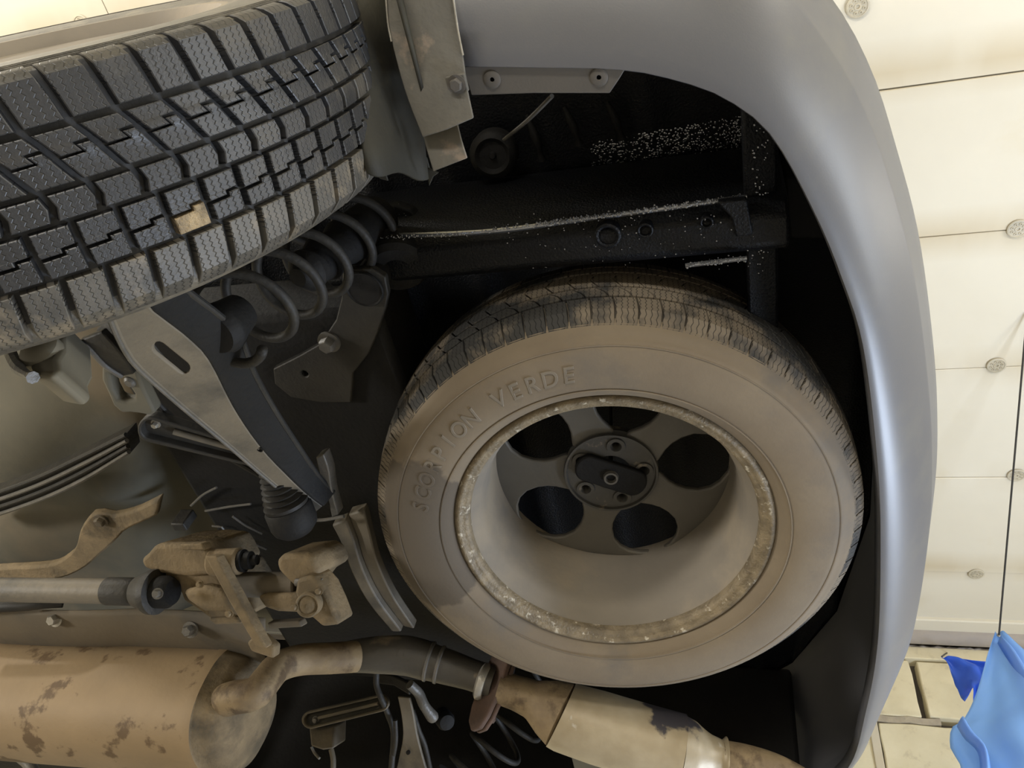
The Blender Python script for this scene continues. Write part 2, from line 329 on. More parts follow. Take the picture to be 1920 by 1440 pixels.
mesh('levelling_band', bm, M['block'], wall, bevel=0.004)
bm = bmesh.new()      # torn bead of foam under the ceiling ledge
R = []
for i in range(160):
    x = -0.6 + 2.9 * i / 159; a = random.uniform(0.004, 0.016)
    R.append([(x, Y1 + 0.03, 3.958), (x, Y1 - a, 3.962 + random.uniform(-0.008, 0.004)), (x, Y1 - a * 0.5, 3.975 + random.uniform(-0.004, 0.006)), (x, Y1 + 0.03, 3.982)])
rings(bm, R); mesh('foam_bead', bm, M['ledge'], wall, sharp=180)
bm = bmesh.new(); lathe(bm, (X0, 3.745, 4.0), (1, 0, 0), [(0, 0.001), (0.001, 0.055), (X1 - X0, 0.055)], 20); o = struct('trim_1', bm, M['ledge'])
bm = bmesh.new(); box(bm, (X0, 3.61, 3.982), (X1, 3.70, 4.02)); o = struct('trim_2', bm, M['panel'], bevel=0.006)

# ------------------------------------------------------------------ blue film and its cord
def film_sheet(name, left, right, y, nu, m, label, bulge=0.05, folds=5.0, seed=1):
    rng = random.Random(seed); L = spline([at(*p, y=y) for p in left], 26); Rr = spline([at(*p, y=y) for p in right], 26); bm = bmesh.new(); R = []
    for j, (a, b) in enumerate(zip(L, Rr)):
        row = []
        for i in range(nu):
            u = i / (nu - 1); p = a.lerp(b, u); t = j / 25
            d = bulge * math.sin(u * folds + t * 2.2) * (0.2 + t) + 0.012 * math.sin(u * 11 + t * 6) * t + 0.007 * math.sin(u * 23 - t * 9) * t + 0.006 * abs(math.sin(u * 9 + t * 13)) * (0.3 + t)
            row.append(p + Vector((0, d, 0)))
        R.append(row)
    rings(bm, R, False); o = mesh(name, bm, m, sharp=180)
    s = o.modifiers.new('gauge', 'SOLIDIFY'); s.thickness = 0.0012; return o
o = film_sheet('plastic_sheet', [(1866, 1184), (1852, 1225), (1838, 1275), (1824, 1312), (1808, 1338), (1787, 1352), (1785, 1392), (1800, 1412), (1808, 1440), (1812, 1500)], [(1882, 1186), (1905, 1208), (1935, 1235), (1965, 1275), (1990, 1320), (2010, 1370), (2020, 1410), (2030, 1440), (2040, 1470), (2050, 1500)], 3.0, 26, M['film'], '', 0.06, 5.5)
tag(o, 'large translucent blue plastic sheet hung from a cord by its corner', 'plastic sheet')
o = film_sheet('plastic_sheet', [(1764, 1231), (1775, 1238), (1786, 1258), (1797, 1282), (1806, 1300), (1812, 1304)], [(1790, 1232), (1850, 1241), (1880, 1245), (1890, 1270), (1880, 1290), (1840, 1305)], 3.3, 16, M['film_deep'], '', 0.05, 9.0, 4)
tag(o, 'small deep blue corner of plastic film behind the large sheet', 'plastic sheet')
bm = bmesh.new(); a = at(1873, 1192, y=2.99); c = at(1926, 585, z=ZC - 0.004)
tube(bm, [a, a.lerp(c, 0.5), c], 0.0038, 8); o = mesh('hanging_cord', bm, M['cable']); tag(o, 'thin brown cord running up from the blue sheet corner to the ceiling', 'cord')
bm = bmesh.new(); tube(bm, [at(1766, 1231, y=3.30), at(1771, 1227, y=3.56), at(1776, 1224, y=Y1 + 0.02)], 0.0035, 8); o2 = mesh('hanging_cord', bm, M['cable']); tag(o2, 'short cord tying the small deep blue film corner to the wall', 'cord')
BIG = bpy.data.objects['plastic_sheet']
for lf, rt, dy in (([(1874, 1192), (1892, 1222), (1912, 1262), (1936, 1300)], [(1880, 1190), (1906, 1212), (1934, 1250), (1962, 1290)], 2.955), ([(1797, 1348), (1812, 1372), (1838, 1400), (1842, 1460)], [(1812, 1338), (1830, 1368), (1856, 1400), (1866, 1460)], 2.93)):
    Lf = spline([at(*p, y=dy) for p in lf], 14); Rt = spline([at(*p, y=dy) for p in rt], 14); bm = bmesh.new()
    rings(bm, [[a.lerp(b, u) + Vector((0, 0.05 * (2 * u - 1) ** 2, 0)) for u in (0, 0.15, 0.35, 0.5, 0.65, 0.85, 1)] for a, b in zip(Lf, Rt)], False); f_ = mesh('film_fold', bm, M['film'], BIG, sharp=180); sm = f_.modifiers.new('gauge', 'SOLIDIFY'); sm.thickness = 0.0012
bm = bmesh.new(); lathe(bm, at(1873, 1190, y=2.985), (0, 1, 0), [(0, 0.004), (0.003, 0.007), (0.006, 0.007), (0.009, 0.004)], 16); mesh('cord_knot', bm, M['bright'], o)

# ------------------------------------------------------------------ the car
CAR = thing('car', 'underside of a lifted grey car with a plastic rear bumper', 'car', (-0.6, 0.95, 2.4))
def part(name, bm, m, parent=CAR, **k): return mesh(name, bm, m, parent, **k)
# bumper: a section swept from the inner lip round the corner and across the tail
ZL, ZO = 2.12, 2.285
lip = [at(*p, z=ZL) for p in ((858, 122), (1000, 124), (1160, 128), (1260, 146), (1360, 182), (1450, 255), (1530, 400), (1580, 520), (1620, 650), (1645, 850), (1652, 1000), (1647, 1200), (1625, 1330), (1590, 1440))] + [Vector((0.10, 1.72, ZL)), Vector((-0.02, 1.86, ZL)), Vector((-0.2, 1.92, ZL))]
out = [Vector((-0.315, 0.015, ZO)), Vector((-0.20, 0.02, ZO)), Vector((-0.08, 0.05, ZO)), Vector((0.03, 0.115, ZO))] + [at(*p, z=zz) for p, zz in (((1556, 0), 2.25), ((1636, 140), 2.26), ((1683, 290), 2.275), ((1720, 440), ZO), ((1745, 620), ZO), ((1755, 760), ZO), ((1752, 900), ZO), ((1735, 1080), 2.26), ((1715, 1200), 2.235), ((1670, 1330), 2.20), ((1617, 1440), 2.165))] + [Vector((0.07, 1.86, ZO)), Vector((-0.05, 1.96, ZO)), Vector((-0.25, 2.0, ZO))]
NB = 90; LP, OP = spline(lip, NB), spline(out, NB); R = []
for i, (l, o_) in enumerate(zip(LP, OP)):
    l = l.copy(); l.z = ZL; o_ = o_.copy(); o_.z = ZO; d = o_ - l; d.z = 0; row = [l - d.normalized() * 0.004 + Vector((0, 0, 0.022)), l - d.normalized() * 0.002 + Vector((0, 0, 0.006)), l.copy()]
    k = 0.93 - 0.0 * i
    for t in (0.04, 0.10, 0.2, 0.3, 0.4, 0.5, 0.6, 0.7, 0.765, 0.778, 0.782, 0.795, 0.86, 0.93, 1.0):
        h = 0.52 * (t / 0.78) ** 1.7 if t <= 0.78 else 0.52 + 0.48 * (t - 0.78) / 0.22; row.append(Vector((l.x + d.x * t, l.y + d.y * t, ZL + (ZO - ZL) * h)))
    n = d.normalized()
    for dz, e in ((0.05, -0.006), (0.14, -0.035), (0.26, -0.085), (0.36, -0.14)): row.append(Vector((o_.x, o_.y, ZO + dz)) + n * e)
    R.append(row)
bm = bmesh.new(); rings(bm, R, False); BUMP = part('bumper', bm, M['plastic'], sharp=60, label='grey plastic rear bumper wrapping round the corner')
s = BUMP.modifiers.new('skin', 'SOLIDIFY'); s.thickness = 0.003; s.offset = 0
# lower flange with push rivets
zf = 2.122
bm = bmesh.new(); prism(bm, [at(*p, z=zf) for p in ((866, 124), (1000, 122), (1176, 124), (1160, 150), (1143, 175), (1000, 175), (884, 179))], (0, 0, 0.004)); FL = part('bumper_flange', bm, M['flange'], BUMP, bevel=0.001)
for p in ((923, 149), (1123, 145)):
    bm = bmesh.new(); lathe(bm, at(*p, z=zf), (0, 0, -1), [(0, 0.0095), (0.0008, 0.0095), (0.0018, 0.0075), (0.0018, 0.0028), (-0.001, 0.002)], 20); part('push_rivet', bm, M['flange'], BUMP)
# muddy strap of the arch trim, two layers, its bolt, the bright bead
A = spline([at(722, -30, z=2.108), at(727, 40, z=2.100), at(742, 110, z=2.088), at(762, 180, z=2.075), at(792, 258, z=2.062)], 16)
B = spline([at(846, -30, z=2.108), at(856, 40, z=2.100), at(868, 105, z=2.088), at(876, 165, z=2.075), at(888, 222, z=2.062)], 16)
MID = [a.lerp(b, 0.5) + Vector((0, 0, -0.006)) for a, b in zip(A, B)]
bm = bmesh.new(); rings(bm, [[a, m, b, b + Vector((0, 0, 0.003)), m + Vector((0, 0, 0.003)), a + Vector((0, 0, 0.003))] for a, m, b in zip(A, MID, B)]); STR = part('arch_strap', bm, M['strap'], bevel=0.0012, label='mud-caked grey metal strap at the wheel arch edge')
A = spline([at(786, 225, z=2.085), at(798, 275, z=2.068), at(812, 322, z=2.06)], 8); B = spline([at(856, 225, z=2.085), at(865, 262, z=2.068), at(876, 297, z=2.06)], 8)
bm = bmesh.new(); strip(bm, A, B, (0, 0, 0.003)); part('strap_tab', bm, M['strap'], STR, bevel=0.001)
bm = bmesh.new(); prism(bm, [at(*p, z=2.074) for p in ((834, 146), (870, 138), (878, 172), (842, 180))], (0, 0, 0.006)); part('bolt_pad', bm, M['strap'], STR, bevel=0.001)
bm = bmesh.new(); bolt(bm, at(856, 158, z=2.073), (0, 0, -1), 0.0068, 0.005); part('strap_bolt', bm, M['flange'], STR)
bm = bmesh.new(); tube(bm, [at(846, -30, z=2.107), at(856, 40, z=2.099), at(861, 70, z=2.093), at(868, 104, z=2.087)], 0.0012, 8, 14); part('bright_bead', bm, M['bright'], STR)
bm = bmesh.new(); tube(bm, [at(722, -30, z=2.107), at(727, 40, z=2.099), at(734, 78, z=2.093)], 0.0010, 8, 12); part('bright_bead', bm, M['bright'], STR)
# arch liner: the part-cylinder over and behind the rear tyre
WC = Vector((-0.692, 0.159, 1.982)); WA = Vector((-0.018, 1, -0.071)).normalized()
bm = bmesh.new(); R = []
for k in range(36):
    th = math.radians(103 + k * 2.4); rr = 0.408
    R.append([WC + Vector((rr * math.sin(th), y - WC.y, -rr * math.cos(th))) for y in (0.10, 0.13, 0.16, 0.19, 0.215)])
rings(bm, R, False); o = part('arch_liner', bm, M['liner'], sharp=60); s = o.modifiers.new('skin', 'SOLIDIFY'); s.thickness = 0.004
bm = bmesh.new(); R = []
for (xa, xb, py, X_) in ((630, 770, -20, -0.375), (640, 775, 90, -0.362), (655, 785, 190, -0.350), (672, 795, 270, -0.340), (688, 802, 325, -0.334)):
    R.append([at(xa + (xb - xa) * u, py + 6 * math.sin(u * 9) + 10 * u * (py > 300), x=X_ + 0.02 * u + 0.006 * math.sin(u * 6)) for u in [k / 12 for k in range(13)]])
rings(bm, R, False); o = part('liner_tail', bm, M['liner'], sharp=180); sm = o.modifiers.new('skin', 'SOLIDIFY'); sm.thickness = 0.003
bm = bmesh.new()
prism(bm, [at(*p, z=2.095) for p in ((698, 300), (745, 300), (800, 296), (806, 318), (800, 330), (760, 326), (722, 322), (728, 340), (712, 336), (700, 322))], (0, 0, 0.003)); prism(bm, [at(*p, z=2.093) for p in ((800, 315), (822, 325), (812, 332), (804, 350))], (0, 0, 0.004)); part('liner_lip', bm, M['liner'], bevel=0.001)
# body above: trunk floor with stamped ribs, inner quarter panel, shell
bm = bmesh.new(); R = []
for i in range(80):
    x = -1.05 + 1.45 * i / 79
    rib = 0.014 * max(0, math.sin(x * 42)) ** 2
    def tail(y): return min((o_.x - 0.06 for o_ in OP if abs(o_.y - y) < 0.05 and (o_.x > -0.2)), default=0.0)
    row = []
    for y in (0.16, 0.22, 0.28, 0.34, 0.42, 0.5, 0.6, 0.75, 0.9, 1.2, 1.5, 1.7, 1.85, 1.95):
        row.append((min(x, tail(y)), y, 2.44 - rib * (0.25 < y < 1.8) - 0.06 * max(0, 0.55 - y)))
    R.append(row)
rings(bm, R, False); o = part('trunk_floor', bm, M['black'], sharp=180)
for px, a, b in ((1000, 215, 300), (1070, 200, 270), (1150, 190, 260)):
    bm = bmesh.new(); tube(bm, [at(px - 12, a, z=2.40), at(px + 4, (a + b) / 2, z=2.395), at(px + 16, b, z=2.40)], [0.003, 0.007, 0.003], 10, 8); part('floor_rib', bm, M['black_flat'])
bm = bmesh.new(); lathe(bm, at(925, 290, z=2.38), (0.1, -0.15, -1), [(-0.02, 0.036), (0, 0.036), (0.008, 0.033), (0.012, 0.026), (0.006, 0.020), (0.006, 0.006), (0.011, 0.004)], 28); part('rubber_plug', bm, M['black_flat'])
bm = bmesh.new(); tube(bm, [at(1035, 180, z=2.22), at(990, 225, z=2.28), at(945, 262, z=2.36)], 0.0028, 8, 12); part('brake_pipe', bm, M['steel_edge'])
bm = bmesh.new(); box(bm, (-0.28, 0.48, 2.56), (0.02, 1.80, 3.25)); box(bm, (-3.4, 0.42, 2.5), (-0.25, 1.85, 3.4)); part('body_shell', bm, M['paint'], bevel=0.05)
# frame rail: a box section with bright tubes for its edge glints, holes and its end bracket
def rail_pt(px, py, y=0.42): return at(px, py, y=y)
bm = bmesh.new(); a, b = Vector((-0.56, 0.42, 2.215)), Vector((0.07, 0.42, 2.215)); 
rings(bm, [[(p.x, 0.420, 2.222), (p.x, 0.424, 2.40), (p.x, 0.485, 2.40), (p.x, 0.482, 2.200), (p.x, 0.470, 2.190), (p.x, 0.435, 2.198)] for p in [a.lerp(b, i / 12) for i in range(13)]]); RAIL = part('frame_rail', bm, M['black'], bevel=0.004)
bm = bmesh.new(); tube(bm, [at(690, 441, y=0.416), at(800, 440, y=0.416), at(940, 432, y=0.416), at(1100, 410, y=0.416), at(1250, 390, y=0.416), at(1400, 369, y=0.416)], 0.0035, 8, 24); part('rail_edge_glint', bm, M['glints'], RAIL)
bm = bmesh.new(); tube(bm, [at(945, 480, y=0.47), at(1030, 470, y=0.47), at(1110, 458, y=0.47)], 0.0025, 8, 8); part('rail_lower_glint', bm, M['glints'], RAIL); bm = bmesh.new(); tube(bm, [at(1285, 498, y=0.482), at(1400, 484, y=0.482)], 0.003, 8, 5); part('rail_lower_glint', bm, M['glints'], RAIL)
for p, r in (((1140, 440), 0.017), ((1210, 430), 0.010), ((1325, 415), 0.008)):
    c = at(*p, z=2.196); bm = bmesh.new(); lathe(bm, c, (0, 0, -1), [(-0.01, r), (0.004, r), (0.005, r * 0.85), (0.004, r * 0.7), (-0.01, r * 0.7)], 22); part('drain_hole', bm, M['black'], RAIL)
bm = bmesh.new(); rings(bm, [[(x, y, z) for x, z in ((0.02, 2.30), (0.06, 2.30), (0.06, 2.235), (0.02, 2.225))] for y in (0.27, 0.4, 0.55, 0.7)]); part('rear_crossmember', bm, M['black'], bevel=0.004)
bm = bmesh.new(); prism(bm, [at(*p, z=2.30) for p in ((1470, 332), (1500, 330), (1548, 380), (1565, 450), (1480, 448))], (0, 0, 0.06)); part('tow_bracket', bm, M['black_flat'], bevel=0.004)
bm = bmesh.new(); prism(bm, [at(*p, z=2.19) for p in ((1345, 380), (1400, 374), (1412, 440), (1380, 445), (1372, 410))], (0, 0, 0.012)); part('rail_bracket', bm, M['black'], RAIL, bevel=0.002)
# bright metallic beads put in for the glints on the black undercoating
bm = bmesh.new()
def bead(c, r): 
    m_ = Matrix.Translation(c) @ Matrix.Diagonal((1, 1, 0.7, 1)); bmesh.ops.create_icosphere(bm, subdivisions=1, radius=r, matrix=m_)
for _ in range(1300):
    u = random.random(); v = random.random(); px = 1108 + 300 * u; py = 268 + 90 * v - 34 * u * (1 - v) - 20 * u; 
    if random.random() < 0.35 * abs(u - 0.5): continue
    p = at(px, py, z=2.43); rb_ = 0.014 * max(0, math.sin(p.x * 42)) ** 2; p = at(px, py, z=2.4395 - rb_ - 0.06 * max(0, 0.55 - p.y)); bead(p, random.uniform(0.0009, 0.0026))
for _ in range(60): p = at(random.uniform(1360, 1400), random.uniform(225, 280), z=2.425); bead(p, random.uniform(0.0008, 0.0018))
for _ in range(70): p = at(random.uniform(1410, 1440), random.uniform(230, 520), z=2.222); bead(p, random.uniform(0.0006, 0.0015))
for _ in range(420): u = random.random() ** 0.8; bead(at(900 + 500 * u, 435 - 66 * u + random.gauss(0, 2.5), y=0.411), random.uniform(0.0008, 0.0019))
for _ in range(110): u = random.random(); bead(at(690 + 200 * u, 446 - 8 * u + random.gauss(0, 3), y=0.411), random.uniform(0.0006, 0.0014))
for _ in range(110): u = random.random(); bead(at(950 + 160 * u, 479 - 21 * u + random.gauss(0, 2), y=0.468), random.uniform(0.0007, 0.0016))
for _ in range(110): u = random.random(); bead(at(1285 + 115 * u, 498 - 14 * u + random.gauss(0, 2.5), y=0.480), random.uniform(0.0007, 0.0018))
for _ in range(110): p = at(random.gauss(720, 22), random.gauss(415, 12), z=2.28); bead(p, random.uniform(0.0007, 0.0016))
for _ in range(120): p = at(random.uniform(950, 1420), random.uniform(400, 505), z=2.192); bead(p, random.uniform(0.0005, 0.0012))
o = part('undercoating_glints', bm, M['glints']); o['kind'] = 'stuff'
bm = bmesh.new(); prism(bm, [at(*p, z=2.285) for p in ((668, 440), (690, 400), (740, 385), (770, 395), (800, 430), (760, 450))], (0, 0, 0.02)); part('spring_seat_plate', bm, M['black_flat'], bevel=0.003)
# floor pan bulging over the drive line
bm = bmesh.new(); R = []
for i in range(46):
    px = -160 + 12.5 * i
    row = []
    for j in range(40):
        py = 600 + 15 * j; b = at(px, py, z=2.2)
        q = 0.05 * math.exp(-(((px - 60) / 130) ** 2 + ((py - 800) / 110) ** 2)) + 0.06 * math.exp(-(((px - 30) / 150) ** 2 + ((py - 1010) / 60) ** 2)) + 0.05 * math.exp(-(((px - 240) / 70) ** 2 + ((py - 890) / 40) ** 2)) - 0.09 / (1 + math.exp(-(px - 300) / 18))
        row.append(b + Vector((0, 0, -q)))
    R.append(row)
rings(bm, R, False); o = part('floor_pan', bm, M['floor_pan'], sharp=180); s = o.modifiers.new('skin', 'SOLIDIFY'); s.thickness = 0.004; s.offset = 1
bm = bmesh.new(); strip(bm, spline([at(-60, 940, z=2.115), at(60, 897, z=2.115), at(150, 855, z=2.115), at(238, 812, z=2.12)], 12), spline([at(-60, 985, z=2.115), at(60, 945, z=2.115), at(150, 905, z=2.115), at(245, 850, z=2.12)], 12), (0, 0, 0.03)); RB = part('ribbed_channel', bm, M['steel'], bevel=0.002)
for k, f in enumerate((0.06, 0.36, 0.66, 0.95)):
    bm = bmesh.new(); tube(bm, [at(-60, 940 + 45 * f, z=2.110), at(60, 897 + 48 * f, z=2.110), at(150, 855 + 50 * f, z=2.110), at(236 + 6 * f, 813 + 36 * f, z=2.115)], 0.0042, 8, 16); part('channel_rib', bm, M['steel_edge'] if k in (1, 3) else M['steel'], RB)
# shield between drive shaft and muffler
bm = bmesh.new(); rowsS = [(1138, 2.03, 0.97), (1150, 2.0, 0.98), (1185, 2.02, 1.03), (1215, 2.05, 1.09), (1260, 2.10, 1.2)]
R = []
for i in range(30):
    px = -140 + 22 * i; R.append([at(px, py + 6 * math.sin(px * 0.011) + max(0, px - 250) * 0.10, y=yy) for py, z, yy in rowsS])
rings(bm, R, False); o = part('heat_shield', bm, M['tan_dark'], sharp=180); s = o.modifiers.new('skin', 'SOLIDIFY'); s.thickness = 0.003; SH = o
for p in ((105, 1160), (358, 1180)):
    bm = bmesh.new(); bolt(bm, at(*p, y=0.985 if p[0] < 200 else 1.0), (0.1, -0.6, -0.8), 0.010, 0.012); part('shield_bolt', bm, M['steel_edge'] if p[0] > 200 else M['bright'], SH)
bm = bmesh.new(); tube(bm, [at(-60, 1140, y=0.95), at(40, 1135, y=0.95), at(85, 1130, y=0.95), at(118, 1128, y=0.96)], 0.011, 10, 14); part('black_hose', bm, M['rubber_boot'])
# bent tan tank strap
bm = bmesh.new()
top = [(-60, 1072), (0, 1066), (90, 1060), (122, 1046), (142, 1025), (152, 990), (176, 962), (204, 968), (250, 958), (300, 934)]
bot = [(-60, 1094), (0, 1089), (100, 1087), (150, 1070), (185, 1042), (215, 1015), (228, 1000), (245, 990), (272, 978), (292, 968)]
strip(bm, spline([at(*p, z=2.03) for p in top], 30), spline([at(*p, z=2.02) for p in bot], 30), (0, 0, 0.016)); TS = part('tank_strap', bm, M['tan'], bevel=0.004)
bm = bmesh.new(); bolt(bm, at(190, 975, z=2.026), (0, 0, -1), 0.009, 0.008); part('strap_bolt', bm, M['tan_dark'], TS)
# rear subframe: dark plate with bushing hole and bolts
zp = 2.15
def circ(c, r, n=18, ax=(0, 0, 1)):
    t = Vector(ax).normalized(); u = Vector((1, 0, 0)); u = (u - t * u.dot(t)).normalized(); v = t.cross(u); return [Vector(c) + (u * math.cos(a) + v * math.sin(a)) * r for a in (2 * PI * k / n for k in range(n))]
bm = bmesh.new(); hc = at(685, 540, z=zp)
prism(bm, [at(*p, z=zp) for p in ((642, 512), (655, 506), (695, 503), (722, 520), (728, 552), (722, 580), (708, 625), (690, 665), (662, 700), (658, 755), (600, 755), (545, 745), (515, 720), (512, 692), (560, 668), (600, 645), (630, 600), (640, 560))], (0, 0, 0.012), [circ(hc, 0.0235), circ(at(571, 701, z=zp), 0.006, 10)]); SF = part('subframe_plate', bm, M['steel'], bevel=0.003, label='dark subframe plate with a round hole and bolts')
bm = bmesh.new(); lathe(bm, hc, (0, 0, 1), [(-0.004, 0.0275), (-0.006, 0.026), (-0.004, 0.024), (0.05, 0.0235), (0.05, 0.001)], 24); part('bushing_cup', bm, M['black_flat'], SF)
bm = bmesh.new(); bolt(bm, hc + Vector((0, 0, 0.014)), (0, 0, -1), 0.008, 0.012); part('bushing_bolt', bm, M['bright'], SF)
bm = bmesh.new(); bolt(bm, at(618, 640, z=zp), (0, 0, -1), 0.012, 0.014); part('subframe_bolt', bm, M['steel_edge'], SF)
bm = bmesh.new(); lathe(bm, at(745, 500, z=2.20), (0.2, 0.3, -1), [(-0.03, 0.045), (0, 0.045), (0.008, 0.038), (0.008, 0.02), (0, 0.015)], 28); part('body_mount', bm, M['black_flat'])
bm = bmesh.new(); tube(bm, [at(545, 443, z=2.18), at(590, 460, z=2.19), at(640, 470, z=2.2), at(720, 468, z=2.21)], 0.006, 10, 16); part('brake_hose', bm, M['cable'])
bm = bmesh.new(); box(bm, (-0.98, 0.50, 2.16), (-0.48, 1.45, 2.28)); part('subframe', bm, M['black_flat'], bevel=0.012)
# curved cross brace beside the spare wheel
A = spline([at(622, 985, z=2.10), at(640, 1020, z=2.09), at(660, 1075, z=2.08), at(690, 1130, z=2.08), at(735, 1185, z=2.08)], 18); B = spline([at(680, 962, z=2.10), at(692, 1010, z=2.09), at(705, 1060, z=2.08), at(735, 1125, z=2.08), at(775, 1185, z=2.08)], 18); C_ = [a.lerp(b, 0.45) for a, b in zip(A, B)]
bm = bmesh.new(); strip(bm, A, C_, (0, 0, 0.02)); strip(bm, [c + Vector((0, 0, 0.012)) for c in C_], [b + Vector((0, 0, 0.006)) for b in B], (0, 0, 0.02)); part('cross_brace', bm, M['arm'], bevel=0.003)

for k, pts in enumerate((((358, 948), (380, 928), (406, 914)), ((385, 958), (430, 950), (470, 945)), ((436, 968), (460, 985), (492, 1001)), ((398, 986), (418, 990), (420, 1012)), ((418, 1004), (470, 1018), (500, 1030)))):
    bm = bmesh.new(); tube(bm, [at(*p, z=2.15) for p in pts], 0.0022, 8, 10); part('hose_glint_line', bm, M['steel_edge'])  # pale tubes standing in for hoses and the glints among them
bm = bmesh.new(); box(bm, at(345, 975, z=2.16) - Vector((0.015, 0.01, 0.02)), at(345, 975, z=2.16) + Vector((0.015, 0.01, 0.02))); part('line_clip', bm, M['steel'], bevel=0.003)
bm = bmesh.new(); tube(bm, [at(1380, 1378, z=2.36), at(1430, 1376, z=2.36), at(1478, 1384, z=2.36)], 0.003, 8, 8); part('seam_sealer', bm, M['steel_edge'])
# ------------------------------------------------------------------ tyres
def prof_r(prof, a):
    for (a0, r0), (a1, r1) in zip(prof, prof[1:]):
        if a0 <= a <= a1: return r0 + (r1 - r0) * (a - a0) / (a1 - a0)
    return prof[-1][1]
def ring_pt(a, r, th): return Vector((r * math.sin(th), a, -r * math.cos(th)))
def revolve(bm, prof, seg):
    R = [[ring_pt(a, r, 2 * PI * k / seg) for a, r in prof] for k in range(seg)]; R.append(R[0])
    V = [[bm.verts.new(p) for p in r] for r in R[:-1]]; V.append(V[0])
    for A_, B_ in zip(V, V[1:]):
        for i in range(len(A_) - 1): bm.faces.new((A_[i], A_[i + 1], B_[i + 1], B_[i]))
def block_bm(bm, st, depth, th=0.0, draft=0.0012, bev=0.0007):
    """tread block: stations (a, r, th0, th1) across the tread"""
    T, Bt = [], []
    for a, r, t0, t1 in st:
        T.append([ring_pt(a, r, th + t0), ring_pt(a, r, th + t1)])
        g = draft / r; Bt.append([ring_pt(a * 0.985, r - depth, th + t0 - g), ring_pt(a * 0.985, r - depth, th + t1 + g)])
    t = [[bm.verts.new(p) for p in q] for q in T]; b = [[bm.verts.new(p) for p in q] for q in Bt]; F = []
    top = []
    for i in range(len(t) - 1):
        top.append(bm.faces.new((t[i][0], t[i][1], t[i + 1][1], t[i + 1][0])))
        bm.faces.new((t[i][0], t[i + 1][0], b[i + 1][0], b[i][0])); bm.faces.new((t[i][1], b[i][1], b[i + 1][1], t[i + 1][1]))
    bm.faces.new((t[0][0], b[0][0], b[0][1], t[0][1])); bm.faces.new((t[-1][0], t[-1][1], b[-1][1], b[-1][0]))
    if bev:
        E = [e for e in bm.edges if sum(f in top for f in e.link_faces) == 1]
        bmesh.ops.bevel(bm, geom=E, offset=bev, segments=1, affect='EDGES')
def wheel_thing(name, label, centre, ax, xdir):
    o = thing(name, label, 'wheel', centre); y = Vector(ax).normalized(); x = (Vector(xdir) - y * Vector(xdir).dot(y)).normalized(); z = x.cross(y)
    o.matrix_world = Matrix(((x.x, y.x, z.x, centre[0]), (x.y, y.y, z.y, centre[1]), (x.z, y.z, z.z, centre[2]), (0, 0, 0, 1))); return o
# --- rear road wheel
RW = wheel_thing('road_wheel', 'rear road wheel with a wet black winter tyre of deep tread blocks', WC, WA, (1, 0, 0))
R0 = 0.3605
crown = lambda a: R0 - 0.55 * a * a
side = [(0.076, crown(0.076)), (0.084, 0.3535), (0.092, 0.344), (0.100, 0.329), (0.107, 0.310), (0.110, 0.290), (0.107, 0.262), (0.098, 0.240), (0.088, 0.229)]
GD = 0.0085
body = [(-(0.084 + (a - 0.084) * 0.15), r) for a, r in reversed(side[2:])] + [(-0.083, 0.3475)] + [(a, crown(a) - GD) for a in [-0.076 + 0.152 * i / 14 for i in range(15)]] + [(0.085, 0.3475)] + side[2:]
bm = bmesh.new(); revolve(bm, body, 120); TY = mesh('tyre', bm, M['shoulder'], RW, local=True, sharp=60)
TY.data.materials.append(M['carcass'])
for p in TY.data.polygons:
    r = math.hypot(p.center[0], p.center[2])
    if abs(p.center[1]) < 0.08 and r > 0.33: p.material_index = 1
NP = 72; PT = 2 * PI / NP
def q(w_, a): return (a, crown(a))
g = 0.0032 / R0        # half a lateral gap
